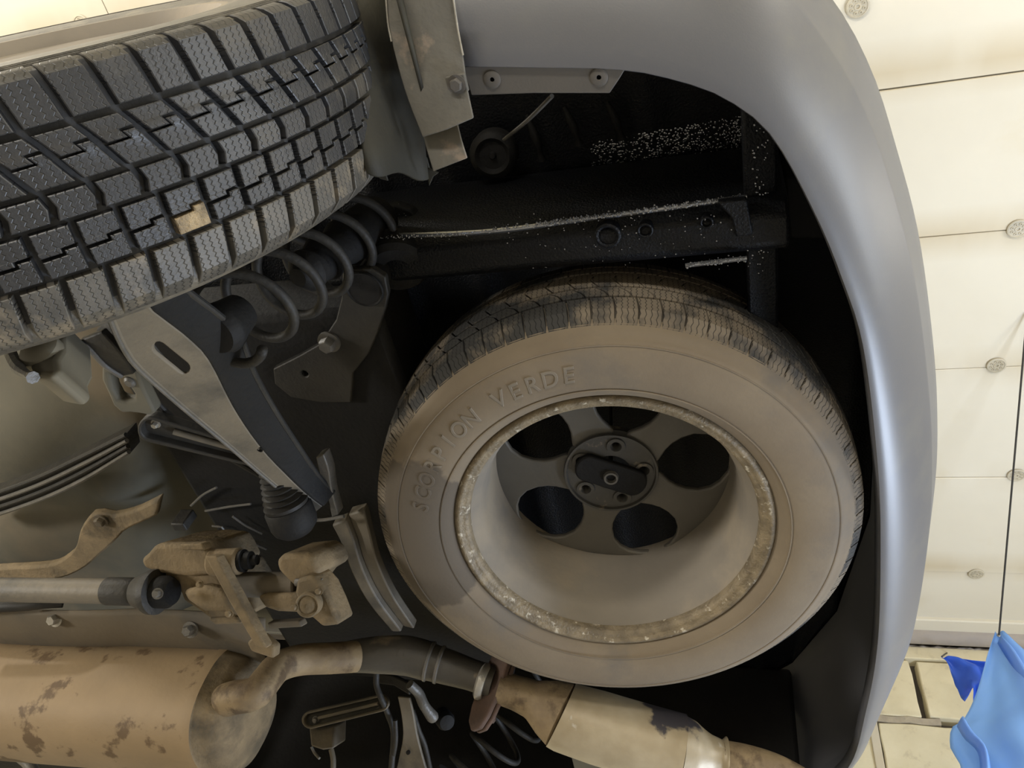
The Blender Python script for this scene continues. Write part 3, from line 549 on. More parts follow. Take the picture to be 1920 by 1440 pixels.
def row_shapes():
    h = PT / 2; S_ = {}
    sk = 0.35 * PT
    S_['outer'] = [(-0.0868, 0.3445, -h + g - 0.2 * PT, h - g - 0.2 * PT), (-0.0848, 0.3505, -h + g - 0.16 * PT, h - g - 0.16 * PT), (-0.080, crown(0.080), -h + g - 0.1 * PT, h - g - 0.1 * PT), (-0.066, crown(0.066), -h + g, h - g), (-0.0515, crown(0.0515), -h + g + 0.08 * PT, h - g + 0.08 * PT)]
    S_['second'] = [(-0.0465, crown(0.0465), -h + g - 0.1 * PT, h - g - 0.1 * PT), (-0.037, crown(0.037), -h + g + 0.1 * PT, h - g + 0.1 * PT), (-0.0365, crown(0.0365), -h + g + 0.1 * PT, h * 0.15 + 0.1 * PT), (-0.030, crown(0.030), -h + g + 0.25 * PT, h * 0.15 + 0.22 * PT)]
    S_['third'] = [(-0.0345, crown(0.0345), h * 0.25 + 0.12 * PT, h - g + 0.12 * PT), (-0.0285, crown(0.0285), h * 0.25 + 0.24 * PT, h - g + 0.24 * PT), (-0.028, crown(0.028), -h + g + 0.24 * PT, h - g + 0.24 * PT), (-0.0125, crown(0.0125), -h + g + 0.5 * PT, h - g + 0.5 * PT)]
    S_['centre'] = [(-0.008, crown(0.008), -h + g, h - g), (0.001, crown(0), -h + g + 0.08 * PT, h - g + 0.08 * PT), (0.010, crown(0.01), -h + g, h - g)]
    S_['fifth'] = [(0.0140, crown(0.014), -h + g, h - g), (0.0275, crown(0.0275), -h + g - 0.02 * PT, h - g - 0.02 * PT), (0.0280, crown(0.028), -h + g - 0.02 * PT, h * 0.1), (0.0315, crown(0.0315), -h + g - 0.02 * PT, h * 0.1)]
    S_['sixth'] = [(0.0300, crown(0.030), h * 0.25, h - g), (0.0338, crown(0.0338), h * 0.25, h - g), (0.0343, crown(0.0343), -h + g, h - g), (0.0470, crown(0.047), -h + g, h - g)]
    S_['inner'] = [(0.0515, crown(0.0515), -h + g, h - g), (0.066, crown(0.066), -h + g - 0.05 * PT, h - g - 0.05 * PT), (0.080, crown(0.080), -h + g - 0.12 * PT, h - g - 0.12 * PT), (0.088, 0.3495, -h + g - 0.16 * PT, h - g - 0.16 * PT), (0.0935, 0.3425, -h + g - 0.2 * PT, h - g - 0.2 * PT)]
    return S_
rest = bmesh.new(); phase = {'outer': 0.1, 'second': 0.35, 'third': 0.35, 'centre': 0.0, 'fifth': 0.3, 'sixth': 0.3, 'inner': 0.55}
for nm, st in row_shapes().items():
    bm = bmesh.new(); block_bm(bm, st, GD); base = None
    for k in range(NP):
        th = (k + phase[nm]) * PT; deg = math.degrees(th) % 360
        if 8 < deg < 122:
            if base is None: base = mesh('tread_block', bm, M['tread_dusty'] if nm == 'inner' else M['tread'], RW, local=True, sharp=30); o = base
            else: o = base.copy(); COL.objects.link(o)
            o.rotation_euler = (0, -th, 0); o['_th'] = deg; o['_row'] = nm
        else: block_bm(rest, st, GD, th, bev=0)
o = mesh('far_tread', rest, M['tread'], RW, local=True, sharp=30); o['kind'] = 'stuff'
# the two blocks caked with sandy mud
def nearest(row, px, py):
    best = None
    Mi = RW.matrix_world.inverted()
    for o in [c for c in RW.children if c.get('_row') == row]:
        th = math.radians(o['_th']); a = {'sixth': 0.0375, 'inner': 0.064}[row]; p = RW.matrix_world @ ring_pt(a, crown(a), th)
        d = p - EYE; f = -d.dot(BACK); u = 960 + FPX * d.dot(RIGHT) / f; v = 720 - FPX * d.dot(UP) / f
        e = math.hypot(u - px, v - py)
        if best is None or e < best[0]: best = (e, o)
    return best[1]
for row, px, py in (('sixth', 342, 428),):
    o = nearest(row, px, py); o.data = o.data.copy(); o.data.materials[0] = M['muddy']; o['label'] = 'tread block caked with sandy mud'
for o in RW.children:
    if '_th' in o: del o['_th']; del o['_row']
for rr in (0.3375, 0.329, 0.3225):       # moulded rings on the outer sidewall
    aa = -(0.084 + (prof_r([(r_, a_) for a_, r_ in reversed(side)], rr) - 0.084) * 0.15); bm = bmesh.new()
    revolve(bm, [(aa + 0.003, rr + 0.0016), (aa - 0.0014, rr + 0.0008), (aa - 0.0014, rr - 0.0008), (aa + 0.003, rr - 0.0016)], 120); mesh('sidewall_ring', bm, M['shoulder'], RW, local=True)
bm = bmesh.new(); revolve(bm, [(-0.085, 0.234), (-0.084, 0.222), (-0.06, 0.205), (0.06, 0.20), (0.093, 0.222), (0.097, 0.234)], 72); mesh('rim', bm, M['rim'], RW, local=True)
bm = bmesh.new(); revolve(bm, [(-0.07, 0.205), (-0.055, 0.12), (-0.06, 0.02), (-0.03, 0.02), (-0.03, 0.15), (-0.05, 0.205)], 60); mesh('wheel_disc', bm, M['rim'], RW, local=True)
bm = bmesh.new(); revolve(bm, [(0.03, 0.02), (0.0, 0.15), (0.01, 0.155), (0.05, 0.06), (0.06, 0.02)], 48); mesh('brake_disc', bm, M['steel'], RW, local=True)

# --- spare wheel slung under the trunk floor
SN = Vector((-0.1177, 0.1203, 0.9857)).normalized(); SC = Vector((-0.1866, 0.8643, 2.0754)) + SN * 0.095
SW = wheel_thing('spare_wheel', 'dusty brown spare wheel with an alloy rim slung flat under the trunk', SC, SN, (1, 0, 0))
crs = lambda a: 0.3665 - 1.25 * a * a
sside = [(0.078, crs(0.078)), (0.086, 0.352), (0.094, 0.344), (0.1015, 0.334), (0.1055, 0.326), (0.1085, 0.3245), (0.1115, 0.312), (0.1140, 0.297), (0.1145, 0.280), (0.1120, 0.262), (0.1040, 0.248), (0.0950, 0.239), (0.086, 0.234)]
SG = 0.006
sbody = [(-a, r) for a, r in reversed(sside[2:])] + [(-0.0865, 0.3475)] + [(a, crs(a) - SG) for a in [-0.079 + 0.158 * i / 14 for i in range(15)]] + [(0.0865, 0.3475)] + sside[2:]
bm = bmesh.new(); revolve(bm, sbody, 160); TY = mesh('tyre', bm, M['spare_side'], SW, local=True, sharp=50); TY.data.materials.append(M['spare_groove'])
for p in TY.data.polygons:
    if abs(p.center[1]) < 0.087 and math.hypot(p.center[0], p.center[2]) > 0.34: p.material_index = 1
NS = 74; PS = 2 * PI / NS; gs = 0.0013 / 0.36; h = PS / 2
SR = {'lower_shoulder': [(-0.0955, 0.3425, -h + gs, h - gs), (-0.0885, 0.3495, -h + gs, h - gs), (-0.0800, crs(0.08), -h + gs, h - gs), (-0.0680, crs(0.068), -h + gs + 0.03 * PS, h - gs + 0.03 * PS), (-0.0535, crs(0.0535), -h + gs + 0.1 * PS, h - gs + 0.1 * PS)],
      'lower': [(-0.0490, crs(0.049), -h + gs - 0.1 * PS, h - gs - 0.1 * PS), (-0.037, crs(0.037), -h + gs + 0.1 * PS, h - gs + 0.1 * PS), (-0.0265, crs(0.0265), -h + gs + 0.45 * PS, h - gs + 0.45 * PS)],
      'middle': [(-0.0215, crs(0.0215), -h + gs, h - gs), (0.0, crs(0.0), -h + gs + 0.35 * PS, h - gs + 0.35 * PS), (0.0215, crs(0.0215), -h + gs, h - gs)],
      'upper': [(0.0265, crs(0.0265), -h + gs, h - gs), (0.0490, crs(0.049), -h + gs - 0.4 * PS, h - gs - 0.4 * PS)],
      'upper_shoulder': [(0.0535, crs(0.0535), -h + gs, h - gs), (0.0800, crs(0.08), -h + gs, h - gs), (0.0885, 0.3495, -h + gs, h - gs), (0.0955, 0.3425, -h + gs, h - gs)]}
rest = bmesh.new()
for j, (nm, st) in enumerate(SR.items()):
    bm = bmesh.new(); block_bm(bm, st, SG, draft=0.0004, bev=0.0006); base = None
    for k in range(NS):
        th = (k + 0.37 * j) * PS; phi = (90 - math.degrees(th)) % 360          # angle round the axle, 0 = tail of the car
        if (phi > 175 or phi < 12 or nm == 'lower_shoulder') and nm != 'upper_shoulder':
            if base is None: base = mesh('tread_block', bm, M['spare_tread'], SW, local=True, sharp=30); o = base
            else: o = base.copy(); COL.objects.link(o)
            o.rotation_euler = (0, -th, 0)
        else: block_bm(rest, st, SG, th, draft=0.0004, bev=0)
o = mesh('far_tread', rest, M['spare_tread'], SW, local=True, sharp=30); o['kind'] = 'stuff'
def spt(phi, r, a): t = math.radians(90 - phi); return ring_pt(a, r, t)
# moulded ring lines on the sidewall
bm = bmesh.new()
for r0, a0 in ((0.3205, -0.1092), (0.255, -0.1092)):
    R = []
    for k in range(121):
        p = spt(k * 3, 1, 0); R.append([Vector((p.x * (r0 + dr), a0 + da, p.z * (r0 + dr))) for dr, da in ((-0.0012, 0.002), (-0.0008, -0.0012), (0.0008, -0.0012), (0.0012, 0.002))])
    rings(bm, R, True, False)
bmesh.ops.remove_doubles(bm, verts=bm.verts, dist=1e-5); mesh('sidewall_ring', bm, M['spare_side'], SW, local=True)
# raised sidewall lettering
LET = bmesh.new()
fc = bpy.data.curves.new('letters', 'FONT'); fc.size = 0.030; fc.extrude = 0.0; fc.fill_mode = 'NONE' if hasattr(fc, 'fill_mode') and 'NONE' in [e.identifier for e in fc.bl_rna.properties['fill_mode'].enum_items] else 'BOTH'
phis = {}
word = 'SCORPION VERDE'
for i, ch in enumerate(word):
    phi = -125.5 + (i - 7) * 5.2 if i <= 7 else -115.2 + (i - 9) * 5.05
    if ch == ' ': continue
    c_ = bpy.data.curves.new('letter', 'FONT'); c_.body = ch; c_.size = 0.034; c_.extrude = 0.0007; c_.bevel_depth = 0.0005; c_.bevel_resolution = 0; c_.shear = 0.15; c_.align_x = 'CENTER'; c_.resolution_u = 4
    to = bpy.data.objects.new('letter', c_); COL.objects.link(to); bpy.context.view_layer.update()
    dg = bpy.context.evaluated_depsgraph_get(); me = bpy.data.meshes.new_from_object(to.evaluated_get(dg)); 
    tmp = bmesh.new(); tmp.from_mesh(me)
    for v in tmp.verts:
        r = 0.274 + v.co.y; ph = phi + math.degrees(v.co.x * 0.95 / 0.285)
        sa = prof_r([(r_, a_) for a_, r_ in reversed(sside)], r) if 0.234 < r < 0.36 else 0.11
        v.co = spt(ph, r, -sa - v.co.z - 0.0002)
    tm = bpy.data.meshes.new('t'); tmp.to_mesh(tm); tmp.free(); LET.from_mesh(tm); bpy.data.meshes.remove(tm); bpy.data.meshes.remove(me); bpy.data.objects.remove(to); bpy.data.curves.remove(c_)
bpy.data.curves.remove(fc)
mesh('sidewall_lettering', LET, M['lettering'], SW, local=True, label='raised letters moulded in the tyre sidewall')
# rim: flange, barrel, spokes, hub pad
bm = bmesh.new(); revolve(bm, [(-0.084, 0.236), (-0.092, 0.2368), (-0.0962, 0.2338), (-0.0972, 0.2305), (-0.0962, 0.2275), (-0.0925, 0.2255), (-0.0915, 0.2215), (-0.0895, 0.2178), (-0.085, 0.2155), (-0.076, 0.2145)], 160); mesh('rim_lip', bm, M['lip'], SW, local=True, sharp=60, label='corroded rim lip')
bm = bmesh.new(); revolve(bm, [(-0.0800, 0.2160), (-0.076, 0.2150), (-0.062, 0.2125), (-0.050, 0.2035), (-0.030, 0.1985), (0.03, 0.1955), (0.060, 0.1925), (0.085, 0.1945), (0.094, 0.215), (0.0965, 0.235), (0.090, 0.235), (0.080, 0.222)], 160); RIM = mesh('rim_barrel', bm, M['rim'], SW, local=True, sharp=50)
AH = 0.055            # hub face, 0.15 m above the lip
wins = (-144, -72, 0, 72, 146)
for k in range(5):
    c0 = wins[k] + 36; E1 = [(0.066, -30), (0.080, -27), (0.088, -22), (0.098, -17.0), (0.112, -13.6), (0.13, -12.6), (0.15, -13.8), (0.168, -17.5), (0.180, -22), (0.190, -28), (0.1985, -36.5)]
    bm = bmesh.new(); pts = [spt(c0 + d, r, AH + 0.004 + 0.03 * (r - 0.066)) for r, d in E1] + [spt(c0 + d, 0.1985, AH + 0.016) for d in (-18, 0, 18)] + [spt(c0 - d, r, AH + 0.004 + 0.03 * (r - 0.066)) for r, d in reversed(E1)]
    prism(bm, pts, (0, 0.011, 0)); mesh('wheel_spoke', bm, M['spoke'], SW, local=True, sharp=35, bevel=0.003, seg=2)
bm = bmesh.new()
prism(bm, [spt(a, 0.074, AH + 0.0) for a in range(0, 360, 6)], (0, 0.03, 0), [[spt(a, 0.033, AH) for a in range(0, 360, 12)]] + [[spt(a, 0.054, AH) + Vector((0.0068 * math.cos(b), 0, 0.0068 * math.sin(b))) for b in (2 * PI * i / 10 for i in range(10))] for a in (-75, 0, 76, 148, -147)])
HUB = mesh('hub_pad', bm, M['hub'], SW, local=True, bevel=0.0012, seg=1)
bm = bmesh.new(); revolve(bm, [(AH - 0.001, 0.078), (AH - 0.005, 0.077), (AH - 0.005, 0.0735), (AH + 0.002, 0.0715), (AH + 0.01, 0.078)], 64); mesh('hub_rim', bm, M['hub'], HUB, local=True)
for a in (-75, 0, 76, 148, -147):       # pads round the bolt holes
    bm = bmesh.new(); c = spt(a, 0.054, AH)
    L_ = [[c + Vector((r * math.cos(b), -d, r * math.sin(b))) for b in (2 * PI * i / 20 for i in range(20))] for r, d in ((0.0160, 0.0), (0.0150, 0.003), (0.0095, 0.003), (0.007, 0.0), (0.0068, -0.02))]
    rings(bm, L_, True, False); mesh('bolt_seat', bm, M['hub'], HUB, local=True)
# winch plate that carries the wheel
WP = thing('winch_plate', 'dark oval carrier plate hooked through the spare wheel hub', 'carrier plate', SC); WP.matrix_world = RW.matrix_world.copy(); WP.matrix_world = SW.matrix_world.copy()
bm = bmesh.new(); d1 = math.radians(27.5); outl = []
for s_ in (1, -1):
    for b in range(-80, 81, 16):
        bb = math.radians(b); x_ = s_ * (0.040 + 0.021 * math.cos(bb)); y_ = s_ * 0.026 * math.sin(bb) * 1.0
        ph = d1; e1 = spt(math.degrees(ph), 1, 0); e2 = spt(math.degrees(ph) + 90, 1, 0); outl.append(e1 * x_ + e2 * y_ + Vector((0, AH - 0.012, 0)))
prism(bm, outl, (0, 0.012, 0)); mesh('carrier_bar', bm, M['black_flat'], WP, local=True, bevel=0.003)
bm = bmesh.new(); revolve(bm, [(AH - 0.010, 0.013), (AH - 0.018, 0.0115), (AH - 0.018, 0.0085), (AH - 0.010, 0.0075), (AH - 0.009, 0.001)], 28); mesh('cable_end', bm, M['steel_edge'], WP, local=True)
bm = bmesh.new(); revolve(bm, [(AH, 0.004), (0.30, 0.004)], 10); mesh('winch_cable', bm, M['cable'], WP, local=True)

# ------------------------------------------------------------------ suspension of this side
# lower arm: stamped channel with a long slot
def arm_z(px, py): t = ((px - 230) * 370 + (py - 590) * 360) / (370 ** 2 + 360 ** 2); return 1.83 + 0.22 * t
def arm(p, dz=0.0): v = at(*p, z=arm_z(*p)); return v + Vector((0, 0, dz))
LA = thing('lower_control_arm', 'brown stamped steel suspension arm with a long slot, behind the rear tyre', 'suspension arm', arm((400, 760)))
left = [(196, 560), (208, 600), (228, 645), (250, 680), (290, 718), (350, 770), (420, 828), (480, 880), (545, 935), (582, 968)]
right = [(262, 545), (282, 580), (318, 608), (358, 640), (392, 678), (440, 770), (490, 842), (540, 895), (575, 928), (604, 950)]
slot = []
sa, sb = Vector((297, 652)), Vector((344, 690)); dv = (sb - sa).normalized(); nv = Vector((-dv.y, dv.x))
for c, s_ in ((sb, 1), (sa, -1)):
    for b in range(-90, 91, 30): bb = math.radians(b); slot.append(tuple(c + (dv * math.cos(bb) + nv * math.sin(bb)) * 11.5 * s_))
Ls = spline([Vector((*p, 0)) for p in left], 24); Rs = spline([Vector((*p, 0)) for p in right], 24)
bm = bmesh.new(); prism(bm, [arm((p.x, p.y)) for p in Ls] + [arm((p.x, p.y)) for p in reversed(Rs)], (0, 0, 0.005), [[arm(p) for p in slot]]); mesh('arm_web', bm, M['arm'], LA, bevel=0.002)
bm = bmesh.new(); strip(bm, [arm((p.x, p.y)) for p in Ls], [arm((p.x, p.y), 0.035) for p in Ls], (0.004, 0, 0)); mesh('arm_flange', bm, M['arm'], LA, bevel=0.0015)
bm = bmesh.new(); tube(bm, [arm((p.x, p.y), -0.001) for p in Ls], 0.0026, 8); mesh('arm_edge', bm, M['steel_edge'], LA)
R2 = spline([Vector((*p, 0)) for p in [(300, 558), (345, 590), (390, 622), (425, 655), (455, 725), (500, 800), (545, 865), (585, 920), (612, 948)]], 24)
bm = bmesh.new(); strip(bm, [arm((p.x, p.y)) for p in Rs], [arm((p.x, p.y), 0.030) for p in R2], (0.004, 0, 0.002)); mesh('arm_flange', bm, M['black_flat'], LA, bevel=0.0015)
bm = bmesh.new(); tube(bm, [arm((p.x, p.y), 0.028) for p in R2], 0.0034, 8); mesh('arm_edge', bm, M['steel'], LA)
bm = bmesh.new(); lathe(bm, arm((488, 842), -0.0005), (0, 0, -1), [(0, 0.0045), (0.001, 0.0045), (0.0012, 0.003), (-0.004, 0.003)], 12); mesh('arm_hole', bm, M['black_flat'], LA)
# spring standing on the arm
SPX, SPY = -0.545, 0.375
SPR = thing('coil_spring', 'dark rear coil spring above the brown suspension arm', 'spring', (SPX, SPY, 1.93))
bm = bmesh.new(); P = []
for i in range(260):
    t = i / 259; a = t * 2 * PI * 5.6 + 0.6; P.append(Vector((SPX + 0.055 * t + 0.052 * math.cos(a), SPY + 0.03 * t + 0.052 * math.sin(a), 1.925 + 0.33 * t)))
tube(bm, P, 0.0062, 10); mesh('coil', bm, M['spring'], SPR, sharp=180)
bm = bmesh.new(); lathe(bm, (SPX, SPY, 1.915), (0.1, 0.05, 1), [(0, 0.024), (0.010, 0.030), (0.016, 0.03), (0.03, 0.026), (0.05, 0.022)], 30); mesh('spring_seat', bm, M['black_flat'], SPR)
bm = bmesh.new(); lathe(bm, (SPX + 0.03, SPY + 0.015, 2.06), (0.16, 0.09, 1), [(0, 0.012), (0.02, 0.028), (0.04, 0.024), (0.06, 0.031), (0.09, 0.026), (0.11, 0.033), (0.2, 0.033)], 26); mesh('bump_stop', bm, M['black_flat'], SPR)
# channel-shaped toe link
def stadium(a, b, r1, r2, n=10):
    a, b = Vector(a), Vector(b); d = (b - a).normalized(); nn = Vector((-d.y, d.x)); o_ = []
    for c, r, s_ in ((b, r2, 1), (a, r1, -1)):
        for k in range(n + 1): bb = -PI / 2 + PI * k / n; o_.append(tuple(c + (d * math.cos(bb) + nn * math.sin(bb)) * r * s_))
    return o_
def toe_link(name, label, a, b, r1, r2, za, zb, m, me_, pin):
    a2, b2 = Vector(a), Vector(b); L2 = (b2 - a2).length_squared
    f = lambda p, dz=0: at(*p, z=za + (zb - za) * ((Vector(p) - a2).dot(b2 - a2) / L2)) + Vector((0, 0, dz))
    T = thing(name, label, 'suspension link', f(a))
    so, si = stadium(a, b, r1, r2), stadium(a, b, r1 * 0.74, r2 * 0.74)
    bm = bmesh.new(); prism(bm, [f(p) for p in so], (0, 0, 0.016), [[f(p) for p in si]]); mesh('link_rim', bm, me_, T, bevel=0.0022)
    bm = bmesh.new(); prism(bm, [f(p, 0.012) for p in stadium(a, b, r1 * 0.78, r2 * 0.78)], (0, 0, 0.004)); mesh('link_web', bm, m, T)
    bm = bmesh.new(); q0 = a2.lerp(b2, 0.16); q1 = a2.lerp(b2, 0.9); tube(bm, [f(tuple(q0), 0.009), f(tuple(q1), 0.009)], 0.005, 10, 4); mesh('link_ridge', bm, M['arm'], T)
    bm = bmesh.new(); bolt(bm, f(pin, 0.012), (0, 0, -1), 0.005, 0.006); mesh('link_bolt', bm, M['bright'], T); return T
toe_link('toe_link', 'dark channel-section link pointing at the brown arm, near side', (281, 806), (520, 872), 24, 15, 2.0, 2.035, M['steel'], M['steel'], (284, 804))
# cast hook, link bar and knuckle seen under the tyre
KN = thing('wheel_knuckle', 'dusty cast wheel knuckle pieces showing below the rear tyre at left', 'knuckle', at(70, 680, y=0.33))
yk = 0.31
bm = bmesh.new(); prism(bm, [at(*p, y=yk) for p in ((28, 612), (118, 600), (118, 655), (108, 672), (112, 694), (95, 708), (60, 702), (52, 682), (40, 672))], (-0.01, 0.05, 0.02)); mesh('knuckle_body', bm, M['floor_pan'], KN, bevel=0.007, seg=3)
bm = bmesh.new(); tube(bm, [at(14, 640, y=yk), at(22, 668, y=yk), at(36, 692, y=yk), at(62, 708, y=yk)], [0.005, 0.006, 0.006, 0.003], 8, 12); mesh('knuckle_rib', bm, M['steel_edge'], KN)
bm = bmesh.new(); lathe(bm, at(85, 668, y=yk + 0.005), (0, -1, -0.3), [(0, 0.020), (0.01, 0.02), (0.014, 0.016), (0.016, 0.006)], 20); mesh('knuckle_boss', bm, M['floor_pan'], KN)
HK = thing('hook_bracket', 'cast bracket shaped like a hook left of the brown suspension arm', 'bracket', at(235, 740, z=1.98))
bm = bmesh.new(); zh = 1.97
prism(bm, [at(*p, z=zh) for p in ((190, 688), (200, 680), (215, 690), (236, 700), (245, 690), (258, 700), (270, 735), (290, 775), (282, 780), (262, 776), (245, 774), (228, 775), (213, 762), (203, 740), (190, 712))], (0, 0, 0.02), [[at(*p, z=zh) for p in ((203, 702), (212, 700), (230, 708), (243, 726), (252, 740), (252, 750), (235, 755), (220, 750), (210, 732))]]); mesh('hook_plate', bm, M['floor_pan'], HK, bevel=0.004)
bm = bmesh.new(); lathe(bm, at(240, 720, z=1.965), (0, 0, 1), [(0, 0.005), (0.003, 0.008), (0.03, 0.008)], 16); mesh('hook_pin', bm, M['steel_edge'], HK)
bm = bmesh.new(); strip(bm, spline([at(146, 640, z=1.93), at(165, 652, z=1.93), at(195, 684, z=1.94), at(228, 706, z=1.95)], 12), spline([at(190, 622, z=1.93), at(215, 650, z=1.93), at(238, 680, z=1.94), at(250, 702, z=1.95)], 12), (0, 0, 0.010)); LB = mesh('link_bar', bm, M['steel'], HK, bevel=0.002)
bm = bmesh.new(); tube(bm, [at(146, 640, z=1.928), at(165, 652, z=1.928), at(195, 684, z=1.938), at(228, 706, z=1.948)], 0.0034, 8, 14); mesh('bar_lip', bm, M['steel_edge'], HK)
bm = bmesh.new(); tube(bm, [at(215, 600, z=1.95), at(240, 660, z=1.98), at(300, 760, z=2.02), at(400, 840, z=2.06), at(500, 900, z=2.08)], 0.004, 8, 20); o = mesh('parking_brake_cable', bm, M['cable']); tag(o, 'thin black cable alongside the left edge of the brown arm', 'cable')
# axle shaft with bellows boot
b0, b1 = at(505, 868, y=0.68), at(560, 1000, y=0.80); dv = b1 - b0; Lb = dv.length
AX = thing('axle_shaft', 'drive shaft end with a ribbed black rubber boot beside the diff', 'axle shaft', b0)
prof = []
for k in range(7): prof += [(Lb * (0.08 + 0.072 * k), 0.0165 + 0.0016 * k), (Lb * (0.115 + 0.072 * k), 0.0215 + 0.0022 * k)]
bm = bmesh.new(); lathe(bm, b0, dv, prof + [(Lb * 0.60, 0.033)], 28); mesh('boot', bm, M['rubber_boot'], AX, label='ribbed rubber boot')
bm = bmesh.new(); lathe(bm, b0, dv, [(Lb * 0.60, 0.034), (Lb * 0.63, 0.0365), (Lb * 0.82, 0.0365), (Lb * 0.90, 0.034), (Lb * 0.98, 0.024), (Lb * 1.02, 0.012)], 30); mesh('joint_cup', bm, M['black_flat'], AX)
bm = bmesh.new(); tube(bm, [b0 - dv * 1.6, b0 + dv * 0.1], 0.013, 14); mesh('shaft', bm, M['steel'], AX)
BL = thing('bracket_loop', 'thin bent steel loop bracket at the inner end of the brown arm', 'bracket', at(600, 930, z=2.08))
bm = bmesh.new(); strip(bm, spline([at(592, 858, z=2.075), at(600, 890, z=2.075), at(612, 925, z=2.075), at(622, 970, z=2.08)], 12), spline([at(606, 852, z=2.075), at(616, 880, z=2.075), at(622, 920, z=2.075), at(634, 966, z=2.08)], 12), (0, 0.004, 0.022)); mesh('loop_plate', bm, M['steel_edge'], BL, bevel=0.002)
bm = bmesh.new(); tube(bm, [at(500, 868, z=2.075), at(520, 905, z=2.078), at(540, 950, z=2.08), at(556, 970, z=2.08), at(600, 975, z=2.08), at(645, 968, z=2.08)], 0.0030, 8, 26); mesh('loop_rod', bm, M['steel_edge'], BL)
bm = bmesh.new(); bolt(bm, at(594, 905, z=2.074), (0, 0, -1), 0.006, 0.008); mesh('loop_bolt', bm, M['bright'], BL)

# ------------------------------------------------------------------ drive line
DF = thing('rear_differential', 'tan dirt covered rear differential with coupling and mounting bar', 'differential', at(450, 1090, y=0.88))
yd = 0.86
def cast(pts, y, depth, name, m=M['tan'], bev=0.008, tilt=(0, 0.6, 0.8), seg=3, label=None):
    bm = bmesh.new(); prism(bm, [at_plane(p, y) for p in pts], Vector(tilt) * depth); return mesh(name, bm, m, DF, bevel=bev, seg=seg, label=label)
cast([(262, 1048), (275, 1038), (290, 1020), (345, 1018), (384, 1022), (396, 1040), (410, 1070), (395, 1078), (350, 1082), (300, 1076), (268, 1066)], yd, 0.12, 'coupling_housing', bev=0.016, seg=4)
cast([(300, 1070), (405, 1072), (440, 1130), (450, 1166), (400, 1168), (370, 1145), (342, 1128), (335, 1108), (312, 1098)], yd + 0.01, 0.13, 'gear_case', bev=0.012)
cast([(337, 1108), (378, 1100), (425, 1112), (438, 1150), (380, 1148), (350, 1128)], yd - 0.01, 0.05, 'case_rib', bev=0.010)
cast([(388, 1160), (440, 1156), (452, 1170), (402, 1172)], yd + 0.005, 0.05, 'case_foot', bev=0.004)
cast([(383, 1043), (405, 1043), (440, 1108), (488, 1196), (500, 1216), (478, 1212), (430, 1130)], yd - 0.03, 0.02, 'mounting_bar', bev=0.003)
cast([(478, 1192), (490, 1194), (514, 1214), (512, 1236), (470, 1222), (462, 1205)], yd - 0.02, 0.02, 'bar_end', bev=0.004)
cast([(336, 1020), (378, 1019), (384, 1032), (340, 1032)], yd - 0.015, 0.02, 'top_lug', bev=0.003)
bm = bmesh.new(); tube(bm, [at(396, 1055, y=0.83), at(452, 1052, y=0.83)], 0.021, 22, 2); mesh('actuator_body', bm, M['tan'], DF, bevel=0.004)
bm = bmesh.new(); lathe(bm, at(450, 1052, y=0.83), at(476, 1050, y=0.83) - at(450, 1052, y=0.83), [(0, 0.017), (0.008, 0.018), (0.008, 0.014), (0.02, 0.014), (0.02, 0.008), (0.03, 0.008)], 20); mesh('actuator_plug', bm, M['black_flat'], DF)
bm = bmesh.new(); tube(bm, [at(440, 1096, y=0.875), at(560, 1096, y=0.875)], 0.020, 22, 2); mesh('axle_tube', bm, M['tan_dark'], DF, bevel=0.003)
cast([(480, 1118), (500, 1114), (560, 1114), (572, 1135), (566, 1150), (520, 1148), (495, 1140)], yd - 0.005, 0.06, 'axle_housing', bev=0.010)
cast([(516, 1050), (528, 1040), (572, 1036), (588, 1044), (600, 1075), (575, 1090), (560, 1110), (540, 1090), (520, 1070)], yd, 0.10, 'rear_cover', bev=0.012)
cast([(556, 1086), (586, 1078), (606, 1100), (622, 1135), (636, 1172), (604, 1176), (586, 1160), (566, 1150), (552, 1112)], yd - 0.01, 0.05, 'cover_flange', bev=0.006)
bm = bmesh.new(); lathe(bm, at(579, 1133, y=yd - 0.008), (0.2, -0.62, -0.76), [(-0.01, 0.0185), (0.006, 0.0185), (0.008, 0.0165), (0.006, 0.0145), (0.005, 0.0135), (0.007, 0.011), (0.009, 0.003)], 26); mesh('filler_plug', bm, M['tan'], DF)
cast([(500, 1168), (560, 1164), (566, 1176), (505, 1180)], yd + 0.03, 0.02, 'rear_lug', M['tan_dark'], bev=0.003)
bm = bmesh.new(); tube(bm, [at(555, 1092, y=0.85), at(605, 1092, y=0.85)], 0.006, 12, 2); mesh('breather', bm, M['steel_edge'], DF)
for p in ((375, 1095), (430, 1150), (598, 1108), (552, 1138)):
    bm = bmesh.new(); bolt(bm, at(*p, y=yd - 0.02), (0.1, -0.6, -0.8), 0.0045, 0.005); mesh('case_bolt', bm, M['tan'], DF)
PS_ = thing('propeller_shaft', 'straight grey brown propeller shaft running forward from the differential', 'shaft', at(100, 1108, y=0.864))
a, b = at(-120, 1104, y=0.864), at(246, 1109, y=0.864); ax = (b - a).normalized()
bm = bmesh.new(); tube(bm, [a, b], 0.0205, 26); mesh('shaft_tube', bm, M['arm'], PS_)
bm = bmesh.new(); lathe(bm, b, ax, [(-0.045, 0.0225), (0, 0.0225), (0.008, 0.019), (0.012, 0.024), (0.034, 0.033), (0.040, 0.036), (0.05, 0.036), (0.052, 0.03)], 30); mesh('coupling_flange', bm, M['steel'], PS_)
bm = bmesh.new(); lathe(bm, b + ax * 0.05, ax, [(0, 0.026), (0.02, 0.026), (0.03, 0.02)], 24); mesh('joint', bm, M['black_flat'], PS_)
